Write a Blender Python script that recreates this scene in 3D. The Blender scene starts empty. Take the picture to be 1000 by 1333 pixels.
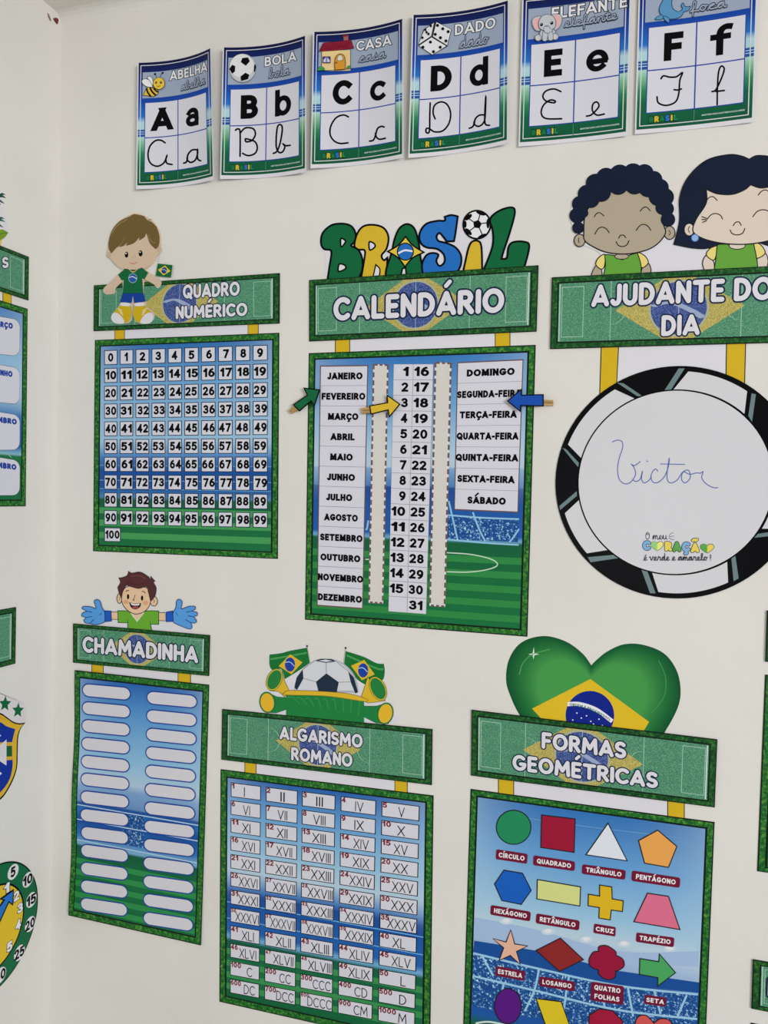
import bpy, bmesh, math, random
from mathutils import Vector, Matrix
from mathutils.geometry import delaunay_2d_cdt

random.seed(4)
SC = bpy.context.scene
COL = SC.collection
# ------------------------------------------------------------------ camera, light, exposure
D = 1.67                       # camera to the poster wall, metres
CX, CZ = 0.8225 * D, 1.50      # camera: from the corner, above the floor
F, PW, PH = 1060.0, 500.0, 666.5
YAW, PITCH, ROLL = -.3045, .0232, .0215


def rotmat():
    a, b, c = YAW, PITCH, ROLL
    ca, sa, cb, sb, cc, sc = math.cos(a), math.sin(a), math.cos(b), math.sin(b), math.cos(c), math.sin(c)
    ry = Matrix(((ca, 0, -sa), (0, 1, 0), (sa, 0, ca)))
    rx = Matrix(((1, 0, 0), (0, cb, -sb), (0, sb, cb)))
    rz = Matrix(((cc, -sc, 0), (sc, cc, 0), (0, 0, 1)))
    return rz @ rx @ ry


R = rotmat()
RT = R.transposed()
cam = bpy.data.cameras.new('camera')
cam.sensor_fit = 'VERTICAL'
cam.sensor_height = 36
cam.lens = F / 1333 * 36
cam.clip_start = .01
camo = bpy.data.objects.new('camera', cam)
COL.objects.link(camo)


def bl(v):                     # x right, y down, z into the wall -> Blender axes
    return Vector((v[0], v[2], -v[1]))


r_, d_, f_ = bl(R[0]), bl(R[1]), bl(R[2])
camo.matrix_world = Matrix(((r_[0], -d_[0], -f_[0], CX), (r_[1], -d_[1], -f_[1], -D), (r_[2], -d_[2], -f_[2], CZ), (0, 0, 0, 1)))
SC.camera = camo
SC.view_settings.view_transform = 'Standard'
SC.view_settings.look = 'None'
SC.view_settings.exposure = -0.12
SC.view_settings.gamma = 1.0

world = bpy.data.worlds.new('daylight')
SC.world = world
world.use_nodes = True
world.node_tree.nodes['Background'].inputs[0].default_value = (.98, .99, 1.0, 1)
world.node_tree.nodes['Background'].inputs[1].default_value = .225


def area(name, loc, target, sx, sy, power, color):
    l = bpy.data.lights.new(name, 'AREA')
    l.shape = 'RECTANGLE'
    l.size, l.size_y, l.energy, l.color = sx, sy, power, color
    o = bpy.data.objects.new(name, l)
    COL.objects.link(o)
    o.location = loc
    o.rotation_euler = (Vector(target) - Vector(loc)).to_track_quat('-Z', 'Y').to_euler()
    return o


area('window_daylight', (1.25, -4.6, 1.2), (1.1, 0, 1.35), 0.9, .9, 12, (.97, .98, 1.0))
area('side_window', (7.5, -6.0, 2.0), (.3, -.3, 1.4), 3.6, 1.8, 500, (.98, .98, 1.0))
area('ceiling_lamp', (2.0, -2.3, 2.58), (1.0, -1.0, 0), 1.2, .3, 5, (1.0, .97, .93))

# ------------------------------------------------------------------ materials
K = 1.09                       # paint reflectance over photographed tone under this light


def lin(c, k=K):
    o = []
    for v in c:
        v = v / 255
        v = v / 12.92 if v <= .04045 else ((v + .055) / 1.055) ** 2.4
        o.append(min(.92, v * k))
    return (*o, 1)


MATS = {}


def nodes(name, rough=.5, spec=.2):
    m = bpy.data.materials.new(name)
    m.use_nodes = True
    b = m.node_tree.nodes['Principled BSDF']
    b.inputs['Roughness'].default_value = rough
    b.inputs['Specular IOR Level'].default_value = spec
    return m, m.node_tree, b


def ink(c, rough=.5, spec=.15):
    key = ('ink', tuple(c), rough, spec)
    if key not in MATS:
        m, nt, b = nodes('ink_%02x%02x%02x' % tuple(c), rough, spec)
        b.inputs['Base Color'].default_value = lin(c)
        MATS[key] = m
    return MATS[key]


def ramp(nt, stops, interp='LINEAR', k=K):
    r = nt.nodes.new('ShaderNodeValToRGB')
    cr = r.color_ramp
    cr.interpolation = interp
    while len(cr.elements) > 1:
        cr.elements.remove(cr.elements[-1])
    for i, (p, c) in enumerate(stops):
        e = cr.elements[0] if i == 0 else cr.elements.new(p)
        e.position = p
        e.color = lin(c, k)
    return r


def noise_mat(name, scale, stops, detail=4, rough=.55, spec=.15, stretch=(1, 1, 1), bump=0):
    if name in MATS:
        return MATS[name]
    m, nt, b = nodes(name, rough, spec)
    tc = nt.nodes.new('ShaderNodeTexCoord')
    mp = nt.nodes.new('ShaderNodeMapping')
    mp.inputs['Scale'].default_value = stretch
    n = nt.nodes.new('ShaderNodeTexNoise')
    n.inputs['Scale'].default_value = scale
    n.inputs['Detail'].default_value = detail
    n.inputs['Roughness'].default_value = .65
    nt.links.new(tc.outputs['Object'], mp.inputs[0])
    nt.links.new(mp.outputs[0], n.inputs['Vector'])
    r = ramp(nt, stops)
    nt.links.new(n.outputs[0], r.inputs[0])
    nt.links.new(r.outputs[0], b.inputs['Base Color'])
    if bump:
        bp = nt.nodes.new('ShaderNodeBump')
        bp.inputs['Strength'].default_value = bump
        bp.inputs['Distance'].default_value = .002
        nt.links.new(n.outputs[0], bp.inputs['Height'])
        nt.links.new(bp.outputs[0], b.inputs['Normal'])
    MATS[name] = m
    return m


def grad(name, stops, axis=1, rough=.5, side=.45):
    if name in MATS:
        return MATS[name]
    m, nt, b = nodes(name, rough, .15)
    uv = nt.nodes.new('ShaderNodeUVMap')
    sp = nt.nodes.new('ShaderNodeSeparateXYZ')
    nt.links.new(uv.outputs[0], sp.inputs[0])
    r = ramp(nt, stops)
    nt.links.new(sp.outputs[axis], r.inputs[0])
    if side:
        u = nt.nodes.new('ShaderNodeMapRange')
        nt.links.new(sp.outputs[0], u.inputs[0])
        u.inputs[3].default_value, u.inputs[4].default_value = -1, 1
        pw = nt.nodes.new('ShaderNodeMath')
        pw.operation = 'POWER'
        ab = nt.nodes.new('ShaderNodeMath')
        ab.operation = 'ABSOLUTE'
        nt.links.new(u.outputs[0], ab.inputs[0])
        nt.links.new(ab.outputs[0], pw.inputs[0])
        pw.inputs[1].default_value = 3
        v = nt.nodes.new('ShaderNodeMapRange')
        nt.links.new(sp.outputs[1], v.inputs[0])
        v.inputs[1].default_value, v.inputs[2].default_value = .4, .55
        v.inputs[3].default_value, v.inputs[4].default_value = side, 0
        mu = nt.nodes.new('ShaderNodeMath')
        mu.operation = 'MULTIPLY'
        nt.links.new(pw.outputs[0], mu.inputs[0])
        nt.links.new(v.outputs[0], mu.inputs[1])
        mx = nt.nodes.new('ShaderNodeMixRGB')
        nt.links.new(mu.outputs[0], mx.inputs[0])
        nt.links.new(r.outputs[0], mx.inputs[1])
        mx.inputs[2].default_value = lin((176, 204, 222))
        nt.links.new(mx.outputs[0], b.inputs['Base Color'])
    else:
        nt.links.new(r.outputs[0], b.inputs['Base Color'])
    MATS[name] = m
    return m


GRASS = noise_mat('grass_print', 170, [(.3, (6, 42, 22)), (.5, (22, 78, 34)), (.62, (48, 108, 44)), (.75, (100, 148, 62))], detail=6)
LAWN = noise_mat('lawn_print', 150, [(.3, (8, 58, 26)), (.47, (26, 96, 38)), (.58, (58, 128, 48)), (.68, (120, 164, 70))], detail=8)
TURF = noise_mat('turf_glitter_print', 520, [(.28, (38, 98, 70)), (.5, (74, 136, 104)), (.64, (112, 166, 134)), (.78, (186, 210, 190))], detail=3)
GOLDG = noise_mat('gold_glitter_print', 620, [(.3, (120, 115, 60)), (.5, (178, 165, 84)), (.7, (214, 204, 140))], detail=3)
BLUEG = noise_mat('blue_glitter_print', 620, [(.3, (34, 50, 104)), (.5, (54, 76, 142)), (.7, (130, 145, 186))], detail=3)
STAND = noise_mat('crowd_print', 230, [(.3, (18, 58, 120)), (.54, (30, 84, 150)), (.6, (70, 130, 185)), (.66, (190, 215, 230))], detail=2)
WHITE = ink((208, 208, 217), .45)
PAPER = ink((214, 213, 219), .45)
CREAM = ink((208, 205, 198), .5)
BLACK = ink((8, 8, 11), .5, .06)
NAVY = ink((22, 34, 66))
YEL = ink((206, 172, 32))
LINE = ink((10, 24, 18))
GREEN = ink((10, 98, 52))
PALE = ink((165, 200, 180))


# ------------------------------------------------------------------ surfaces the paper lies on
def ray(x, y):
    return RT @ Vector(((x - PW) / F, (y - PH) / F, 1.0))


def wall_pt(x, y):
    r = ray(x, y)
    return (r[0] / r[2], r[1] / r[2])


class Main:                    # the poster wall; st = wall position in units of D
    def inv(self, x, y):
        return wall_pt(x, y)

    def pos(self, s, t, h):
        return Vector((CX + s * D, -h, CZ - t * D))
    cuts = None


class Side:                    # the wall on the left; st = (distance ahead of camera, height)
    def inv(self, x, y):
        r = ray(x, y)
        k = -.8225 / r[0]
        return (r[2] * k, r[1] * k)

    def pos(self, s, t, h):
        return Vector((h, s * D - D, CZ - t * D))
    cuts = None


class Sheet:                   # a paper rectangle on a wall, st in 0..1, optionally curling off the wall
    def __init__(self, base, corners, bend=None, cuts=None, wall=False):
        self.base, self.bend, self.cuts = base, bend, cuts
        c = corners if wall else [base.inv(*p) for p in corners]
        if bend:
            c = [tuple(v * (1 - bend(*st) / D) for v in p) for p, st in zip(c, ((0, 0), (1, 0), (1, 1), (0, 1)))]
        self.c = c

    def flat(self, s, t):
        a, b, c, d = self.c
        return tuple(a[i] * (1 - s) * (1 - t) + b[i] * s * (1 - t) + c[i] * s * t + d[i] * (1 - s) * t for i in (0, 1))

    def solve(self, p):
        s = t = .5
        for _ in range(12):
            q = self.flat(s, t)
            e = 1e-4
            qs, qt = self.flat(s + e, t), self.flat(s, t + e)
            a, b, c, d = (qs[0] - q[0]) / e, (qt[0] - q[0]) / e, (qs[1] - q[1]) / e, (qt[1] - q[1]) / e
            det = a * d - b * c
            rx, ry = p[0] - q[0], p[1] - q[1]
            s += (d * rx - b * ry) / det
            t += (a * ry - c * rx) / det
        return s, t

    def inv(self, x, y):
        p = self.base.inv(x, y)
        st = self.solve(p)
        if self.bend:
            for _ in range(6):
                k = 1 - self.bend(*st) / D
                st = self.solve((p[0] * k, p[1] * k))
        return st

    def pos(self, s, t, h):
        p = self.flat(s, t)
        return self.base.pos(p[0], p[1], h + (self.bend(s, t) if self.bend else 0))

    def mm(self):              # aspect width / height
        a, b, c, d = self.c
        return math.dist(a, b) / math.dist(a, d)


MAIN, SIDE = Main(), Side()


def px(surf, o):               # frame in the photograph's pixels (ox, oy, zoom), cast onto the surface
    return lambda x, y: surf.inv(o[0] + x / o[2], o[1] + y / o[2])


def quad(surf, pts, o=(0, 0, 1)):   # unit frame between four pixel corners
    c = [surf.inv(o[0] + x / o[2], o[1] + y / o[2]) for x, y in pts]
    return qst(c)


def qst(c):
    def f(s, t):
        return tuple(c[0][i] * (1 - s) * (1 - t) + c[1][i] * s * (1 - t) + c[2][i] * s * t + c[3][i] * (1 - s) * t for i in (0, 1))
    return f


def sub(fr, x0, y0, x1, y1):
    return lambda s, t: fr(x0 + (x1 - x0) * s, y0 + (y1 - y0) * t)


ID = lambda s, t: (s, t)


# ------------------------------------------------------------------ lines and letters
def arc(cx, cy, rx, ry, a0, a1, n=14):
    return [(cx + rx * math.cos(math.radians(a0 + (a1 - a0) * i / n)), cy + ry * math.sin(math.radians(a0 + (a1 - a0) * i / n))) for i in range(n + 1)]


def smooth(pts, closed=False, n=6):
    out = []
    m = len(pts)
    segs = m if closed else m - 1

    def g(i):
        return pts[i % m] if closed else pts[max(0, min(m - 1, i))]
    for i in range(segs):
        p1, p2 = g(i), g(i + 1)
        p0 = p1 if len(p1) > 2 else g(i - 1)
        p3 = p2 if len(p2) > 2 else g(i + 2)
        for k in range(n):
            u = k / n
            out.append(tuple(.5 * (2 * p1[j] + (p2[j] - p0[j]) * u + (2 * p0[j] - 5 * p1[j] + 4 * p2[j] - p3[j]) * u * u + (3 * p1[j] - p0[j] - 3 * p2[j] + p3[j]) * u ** 3) for j in (0, 1)))
    if not closed:
        out.append((pts[-1][0], pts[-1][1]))
    return out


E_ = lambda cx, cy, rx, ry: arc(cx, cy, rx, ry, 90, 450, 28)
FONT = {
    'A': [[(0, 0), (.4, 1)], [(.4, 1), (.8, 0)], [(.12, .24), (.68, .24)]],
    'B': [[(0, 0), (0, 1)], [(0, 1), (.28, 1)] + arc(.28, .76, .24, .24, 90, -90) + [(0, .52)], [(0, .52), (.3, .52)] + arc(.3, .26, .27, .26, 90, -90) + [(0, 0)]],
    'C': [arc(.42, .5, .42, .5, 48, 312, 22)],
    'D': [[(0, 0), (0, 1)], [(0, 1), (.22, 1)] + arc(.22, .5, .44, .5, 90, -90, 18) + [(0, 0)]],
    'E': [[(0, 0), (0, 1)], [(0, 1), (.48, 1)], [(0, .52), (.42, .52)], [(0, 0), (.48, 0)]],
    'F': [[(0, 0), (0, 1)], [(0, 1), (.48, 1)], [(0, .5), (.42, .5)]],
    'G': [arc(.42, .5, .42, .5, 48, 325, 22) + [(.8, .42)], [(.8, .42), (.5, .42)]],
    'H': [[(0, 0), (0, 1)], [(.6, 0), (.6, 1)], [(0, .5), (.6, .5)]],
    'I': [[(0, 0), (0, 1)]],
    'J': [[(.42, 1), (.42, .28)] + arc(.21, .28, .21, .28, 0, -150)],
    'K': [[(0, 0), (0, 1)], [(0, .4), (.5, 1)], [(.15, .55), (.55, 0)]],
    'L': [[(0, 0), (0, 1)], [(0, 0), (.46, 0)]],
    'M': [[(0, 0), (.07, 1)], [(.07, 1), (.45, .3)], [(.45, .3), (.83, 1)], [(.83, 1), (.9, 0)]],
    'N': [[(0, 0), (0, 1)], [(0, 1), (.6, 0)], [(.6, 0), (.6, 1)]],
    'O': [E_(.43, .5, .43, .5)],
    'P': [[(0, 0), (0, 1)], [(0, 1), (.28, 1)] + arc(.28, .72, .26, .28, 90, -90) + [(0, .44)]],
    'Q': [E_(.43, .5, .43, .5), [(.5, .28), (.82, -.1)]],
    'R': [[(0, 0), (0, 1)], [(0, 1), (.28, 1)] + arc(.28, .74, .26, .26, 90, -90) + [(0, .48)], [(.25, .48), (.6, 0)]],
    'S': [arc(.29, .745, .27, .255, 35, 270) + arc(.28, .245, .29, .245, 90, -145)],
    'T': [[(0, 1), (.7, 1)], [(.35, 1), (.35, 0)]],
    'U': [[(0, 1), (0, .32)] + arc(.3, .32, .3, .32, 180, 360) + [(.6, 1)]],
    'V': [[(0, 1), (.36, 0)], [(.36, 0), (.72, 1)]],
    'X': [[(0, 0), (.66, 1)], [(0, 1), (.66, 0)]],
    'Y': [[(0, 1), (.33, .45)], [(.66, 1), (.33, .45)], [(.33, .45), (.33, 0)]],
    'Z': [[(0, 1), (.58, 1)], [(.58, 1), (0, 0)], [(0, 0), (.6, 0)]],
    '0': [E_(.3, .5, .3, .5)],
    '1': [[(.05, .74), (.3, 1)], [(.3, 1), (.3, 0)]],
    '2': [arc(.27, .72, .27, .28, 155, -35) + [(.02, 0)], [(.02, 0), (.56, 0)]],
    '3': [arc(.25, .76, .25, .24, 150, -90) , arc(.25, .26, .29, .26, 90, -150)],
    '4': [[(.45, 0), (.45, 1)], [(.45, 1), (0, .28)], [(0, .28), (.62, .28)]],
    '5': [[(.5, 1), (.07, 1)], [(.07, 1), (.03, .56)], arc(.24, .32, .3, .32, 130, -140)],
    '6': [E_(.28, .31, .28, .31), arc(.44, .35, .44, .65, 180, 98)],
    '7': [[(0, 1), (.56, 1)], [(.56, 1), (.18, 0)]],
    '8': [E_(.28, .76, .23, .24), E_(.28, .26, .28, .26)],
    '9': [E_(.28, .69, .28, .31), arc(.12, .65, .44, .65, 0, -82)],
    '-': [[(0, .4), (.26, .4)]],
    '!': [[(0, .35), (0, 1)], [(0, 0), (0, .06)]],
    '@': [E_(.45, .45, .45, .45), E_(.45, .45, .18, .2)],
    'a': [[(.5, 0), (.5, .46)] + arc(.26, .46, .24, .24, 0, 150), E_(.26, .2, .26, .2)],
    'b': [[(0, 0), (0, 1)], E_(.28, .35, .28, .35)],
    'c': [arc(.32, .35, .32, .35, 50, 310, 20)],
    'd': [[(.56, 0), (.56, 1)], E_(.28, .35, .28, .35)],
    'e': [arc(.31, .36, .31, .36, 8, 312, 22), [(.02, .33), (.6, .33)]],
    'f': [[(.2, 0), (.2, .74)] + arc(.43, .74, .23, .26, 180, 75), [(0, .62), (.44, .62)]],
}
ACC = {'Á': ('A', 1), 'É': ('E', 1), 'Í': ('I', 1), 'Ê': ('E', 2), 'Ã': ('A', 3), 'Ç': ('C', 4), 'Â': ('A', 2)}
GLYPHS = {}


def glyph(ch, w, rnd, grow=0):
    key = (ch, round(w, 3), rnd, round(grow, 3))
    if key in GLYPHS:
        return GLYPHS[key]
    base, acc = ACC.get(ch, (ch, 0))
    strokes = [[(x * (1 - w), w / 2 + y * (1 - w)) for x, y in s] for s in FONT[base]]
    xs = [p[0] for s in strokes for p in s]
    lo, hi = min(xs), max(xs)
    strokes = [[(x - lo + w / 2, y) for x, y in s] for s in strokes]
    width = hi - lo + w
    mid = width / 2
    ws = [w] * len(strokes)
    if acc == 1:
        strokes.append([(mid - .02, 1.14 + w / 3), (mid + .13, 1.3 + w / 3)])
    if acc == 2:
        strokes += [[(mid - .17, 1.14 + w / 3), (mid, 1.27 + w / 3)], [(mid, 1.27 + w / 3), (mid + .17, 1.14 + w / 3)]]
    if acc == 3:
        strokes.append([(mid - .22, 1.15 + w / 3), (mid - .08, 1.25 + w / 3), (mid + .08, 1.15 + w / 3), (mid + .22, 1.25 + w / 3)])
    if acc == 4:
        strokes.append([(mid, 0), (mid + .08, -.14), (mid - .1, -.2)])
    ws += [w * .8] * (len(strokes) - len(ws))
    verts, faces = [], []

    def add(poly):
        n = len(verts)
        verts.extend(Vector(p) for p in poly)
        faces.append(list(range(n, n + len(poly))))
    for k_, (st, sw) in enumerate(zip(strokes, ws)):
        hw = sw / 2 + grow
        m = len(st)
        closed = math.dist(st[0], st[-1]) < 1e-4
        for i in range(m - 1):
            (x0, y0), (x1, y1) = st[i], st[i + 1]
            L = math.hypot(x1 - x0, y1 - y0)
            if L < 1e-6:
                continue
            ux, uy = (x1 - x0) / L, (y1 - y0) / L
            slant = min(abs(ux), abs(uy)) > .1 and base in 'AVMXNZ'
            sq = hw * (2.2 if slant else .98)
            e0 = sq if (i == 0 and not rnd and not closed) else 0
            e1 = sq if (i == m - 2 and not rnd and not closed) else 0
            a, b = (x0 - ux * e0, y0 - uy * e0), (x1 + ux * e1, y1 + uy * e1)
            nx, ny = -uy * hw, ux * hw
            q = [(a[0] - nx, a[1] - ny), (b[0] - nx, b[1] - ny), (b[0] + nx, b[1] + ny), (a[0] + nx, a[1] + ny)]
            if slant and not rnd and k_ < len(FONT[base]):
                for lim, sg in ((-grow, 1), (1 + grow, -1)):
                    out = []
                    for j in range(len(q)):
                        c, d = q[j - 1], q[j]
                        ic, id_ = (c[1] - lim) * sg >= 0, (d[1] - lim) * sg >= 0
                        if ic != id_:
                            t = (lim - c[1]) / (d[1] - c[1])
                            out.append((c[0] + (d[0] - c[0]) * t, lim))
                        if id_:
                            out.append(d)
                    q = out
            if len(q) > 2:
                add(q)
        for i in range(m):
            if (i in (0, m - 1)) and not rnd and not closed:
                continue
            k = 14 if i in (0, m - 1) or m < 6 else 8
            rr = hw * (1.0 if k == 14 else .995)
            add([(st[i][0] + rr * math.cos(6.28318 * j / k + .1), st[i][1] + rr * math.sin(6.28318 * j / k + .1)) for j in range(k)])
    v, e, f, ov, oe, of = delaunay_2d_cdt(verts, [], faces, 0, 1e-5, True)
    tris = [list(t) for t, src in zip(f, of) if src]
    used = sorted({i for t in tris for i in t})
    mp = {i: n for n, i in enumerate(used)}
    GLYPHS[key] = ([(v[i][0], v[i][1]) for i in used], [[mp[i] for i in t] for t in tris], width)
    return GLYPHS[key]


CUR = {
    'a': (1.2, [[(0, 0), (.4, .6), (.85, .95), (.5, 1), (.2, .6), (.3, .08), (.6, .1), (.85, .7), (.9, .95), (.88, .3), (1, .02), (1.2, .12)]]),
    'b': (1.15, [[(0, 0), (.4, .8), (.58, 1.7), (.4, 2), (.25, 1.5), (.25, .3), (.5, 0), (.8, .3), (.75, .85), (.95, .72), (1.15, .72)]]),
    'c': (1.0, [[(0, 0), (.3, .5), (.8, .88), (.55, 1), (.2, .6), (.3, .08), (.6, 0), (1, .15)]]),
    'd': (1.2, [[(0, 0), (.4, .6), (.85, .95), (.5, 1), (.2, .6), (.3, .08), (.6, .1), (.85, .8), (.92, 2), (.88, .3), (1, .02), (1.2, .12)]]),
    'e': (.95, [[(0, 0), (.5, .4), (.68, .8), (.45, 1), (.2, .6), (.3, .08), (.6, 0), (.95, .2)]]),
    'f': (.95, [[(0, 0), (.45, .8), (.6, 1.8), (.42, 2), (.3, 1.4), (.3, -.9)], [(.05, .05), (.5, .12), (.95, .1)]]),
    'h': (1.15, [[(0, 0), (.4, .8), (.55, 1.8), (.38, 2), (.27, 1.4), (.25, 0)], [(.25, .3), (.5, .95), (.75, .85), (.8, .3), (.95, 0), (1.15, .15)]]),
    'l': (.75, [[(0, 0), (.4, .8), (.55, 1.8), (.38, 2), (.25, 1.5), (.3, .3), (.5, 0), (.75, .12)]]),
    'm': (1.45, [[(0, .1), (.2, 1), (.25, 0)], [(.28, .2), (.5, 1), (.68, .7), (.68, 0)], [(.68, .4), (.95, 1), (1.12, .7), (1.15, .1), (1.3, 0), (1.45, .1)]]),
    'n': (1.15, [[(0, .1), (.2, 1), (.27, 0)], [(.27, .4), (.55, 1), (.8, .8), (.83, .2), (1, 0), (1.15, .1)]]),
    'o': (1.05, [[(0, 0), (.2, .5), (.5, 1), (.82, .6), (.6, .02), (.25, .15), (.22, .7), (.5, 1), (.8, .85), (1.05, .85)]]),
    'r': (1.0, [[(0, 0), (.3, 1), (.36, 1.1), (.5, .88), (.75, .9), (.72, .2), (.85, 0), (1, .1)]]),
    's': (.9, [[(0, 0), (.5, .9), (.55, 1.05), (.65, .6), (.72, .25), (.5, 0), (.25, .15)], [(.5, 0), (.9, .1)]]),
    't': (.9, [[(0, 0), (.35, .8), (.45, 1.7), (.4, .3), (.55, 0), (.9, .15)], [(.1, 1.2), (.8, 1.25)]]),
    'u': (1.15, [[(0, .2), (.2, 1), (.25, .2), (.5, 0), (.8, .4), (.88, 1), (.88, .2), (1.0, 0), (1.15, .1)]]),
    'v': (1.05, [[(0, .8), (.2, 1), (.35, .3), (.5, 0), (.8, .6), (.85, 1), (1.05, .9)]]),
    'é': (.95, [[(0, 0), (.5, .4), (.68, .8), (.45, 1), (.2, .6), (.3, .08), (.6, 0), (.95, .2)], [(.4, 1.3), (.65, 1.6)]]),
    'O': (1.2, [[(.5, 1.8), (.15, 1.2), (.2, .3), (.6, 0), (1, .6), (.9, 1.5), (.5, 1.8), (.4, 1.3), (.8, 1.2)]]),
    '!': (.4, [[(.2, 1.6), (.18, .5)], [(.18, .05), (.18, 0)]]),
    ' ': (.6, []),
}


# ------------------------------------------------------------------ building meshes
DZ = .00003


class Part:
    """Collects printed shapes of one part, in surface coordinates, and links them as ONE mesh object."""
    def __init__(self, name, root, surf, h=.0012, parent=None, label=None):
        self.name, self.root, self.surf, self.h, self.parent, self.label = name, root, surf, h, parent, label
        self.v, self.f, self.m, self.mats = [], [], [], []

    def mi(self, mat):
        if mat not in self.mats:
            self.mats.append(mat)
        return self.mats.index(mat)

    def up(self, n=1):
        self.h += DZ * n * (3 if self.surf.cuts else 1)

    def poly(self, fr, pts, mat):
        n = len(self.v)
        self.v += [(*fr(p[0], p[1]), self.h) for p in pts]
        self.f.append(list(range(n, n + len(pts))))
        self.m.append(self.mi(mat))
        self.up()
        return self

    def rect(self, fr, x0, y0, x1, y1, mat):
        return self.poly(fr, [(x0, y0), (x1, y0), (x1, y1), (x0, y1)], mat)

    def rrect(self, fr, x0, y0, x1, y1, rx, ry, mat):
        pts = arc(x1 - rx, y0 + ry, rx, ry, -90, 0, 6) + arc(x1 - rx, y1 - ry, rx, ry, 0, 90, 6) + arc(x0 + rx, y1 - ry, rx, ry, 90, 180, 6) + arc(x0 + rx, y0 + ry, rx, ry, 180, 270, 6)
        return self.poly(fr, pts, mat)

    def frame(self, fr, x0, y0, x1, y1, wx, wy, mat):
        n = len(self.v)
        o = [(x0, y0), (x1, y0), (x1, y1), (x0, y1)]
        i = [(x0 + wx, y0 + wy), (x1 - wx, y0 + wy), (x1 - wx, y1 - wy), (x0 + wx, y1 - wy)]
        self.v += [(*fr(*p), self.h) for p in o + i]
        for k in range(4):
            self.f.append([n + k, n + (k + 1) % 4, n + 4 + (k + 1) % 4, n + 4 + k])
            self.m.append(self.mi(mat))
        self.up()
        return self

    def ell(self, fr, cx, cy, rx, ry, mat, rot=0, n=36):
        c, s = math.cos(math.radians(rot)), math.sin(math.radians(rot))
        pts = [(cx + rx * math.cos(6.283185 * i / n) * c - ry * math.sin(6.283185 * i / n) * s, cy + rx * math.cos(6.283185 * i / n) * s + ry * math.sin(6.283185 * i / n) * c) for i in range(n)]
        return self.poly(fr, pts, mat)

    def line(self, fr, pts, w, mat, closed=False, curve=True, cap=True):
        if curve:
            pts = smooth(pts, closed)
        q = [pts[0][:2]]
        for p in pts[1:]:
            if math.dist(p[:2], q[-1]) > w * .12:
                q.append(p[:2])
        if closed and math.dist(q[0], q[-1]) < w * .2 and len(q) > 3:
            q.pop()
        m = len(q)
        if m < 2:
            q = [q[0], (q[0][0] + w * .1, q[0][1])]
            m = 2
        L, Rr = [], []
        for i in range(m):
            a = q[i - 1] if (i > 0 or closed) else None
            b = q[(i + 1) % m] if (i < m - 1 or closed) else None
            ds = []
            for s, e in ((a, q[i]), (q[i], b)):
                if s is not None and e is not None:
                    l = math.dist(s, e) or 1e-9
                    ds.append(((e[0] - s[0]) / l, (e[1] - s[1]) / l))
            dx, dy = sum(d[0] for d in ds), sum(d[1] for d in ds)
            l = math.hypot(dx, dy)
            if l < 1e-6:
                dx, dy, l = ds[0][0], ds[0][1], 1
            dx, dy = dx / l, dy / l
            k = w / 2 / max(.5, abs(dx * ds[0][0] + dy * ds[0][1]))
            L.append((q[i][0] - dy * k, q[i][1] + dx * k))
            Rr.append((q[i][0] + dy * k, q[i][1] - dx * k))
        n = len(self.v)
        for i in range(m):
            hh = self.h + i * 4e-8
            self.v += [(*fr(*L[i]), hh), (*fr(*Rr[i]), hh)]
        k = self.mi(mat)
        for i in range(m if closed else m - 1):
            j = (i + 1) % m
            self.f.append([n + 2 * i, n + 2 * i + 1, n + 2 * j + 1, n + 2 * j])
            self.m.append(k)
        if cap and not closed:
            for c, d in ((q[0], q[1]), (q[-1], q[-2])):
                a0 = math.degrees(math.atan2(c[1] - d[1], c[0] - d[0]))
                pts2 = arc(c[0], c[1], w / 2, w / 2, a0 - 90, a0 + 90, 6)
                nn = len(self.v)
                self.v += [(*fr(*p), self.h) for p in pts2]
                self.f.append(list(range(nn, nn + len(pts2))))
                self.m.append(k)
        self.up()
        return self

    def shape(self, fr, pts, fill, w=0, edge=None, curve=True):
        p = smooth(pts, True) if curve else pts
        self.poly(fr, p, fill)
        if w:
            self.line(fr, p, w, edge or BLACK, closed=True, curve=False)
        return self

    def blob(self, fr, cx, cy, rx, ry, fill, w=0, edge=None, rot=0):
        self.ell(fr, cx, cy, rx + w / 2, ry + w / 2, edge or BLACK, rot) if w else None
        return self.ell(fr, cx, cy, rx - w / 2, ry - w / 2, fill, rot)

    def text(self, fr, s, x0, y0, x1, y1, mat, w=.2, rnd=False, grow=0, gap=.1, fity=False, bend=0):
        """Letters fitted to the box: cap height fills y0 (top) to y1, run fills x0 to x1."""
        x, items = 0, []
        for ch in s:
            if ch == ' ':
                x += .35
                continue
            g = glyph(ch, w, rnd, grow)
            items.append((x, g))
            x += g[2] + gap
        W = x - gap
        lo, hi = 0, 1
        if fity:
            ys = [p[1] for _, g in items for p in g[0]]
            lo, hi = min(ys), max(ys)
        k = self.mi(mat)
        for n_, (ox, g) in enumerate(items):
            n = len(self.v)
            hh = self.h + (n_ % 2) * DZ * .4
            for px_, py_ in g[0]:
                u = (px_ + ox) / W
                self.v.append((*fr(x0 + (x1 - x0) * u, y1 + (y0 - y1) * (py_ - lo) / (hi - lo)), hh))
            for t in g[1]:
                self.f.append([n + i for i in t])
                self.m.append(k)
        self.up()
        return self

    def title(self, fr, s, x0, y0, x1, y1, w=.22, o=.072):
        self.text(fr, s, x0, y0, x1, y1, NAVY, w, True, o, .06)
        return self.text(fr, s, x0, y0, x1, y1, PAPER, w, True, 0, .06)

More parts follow.
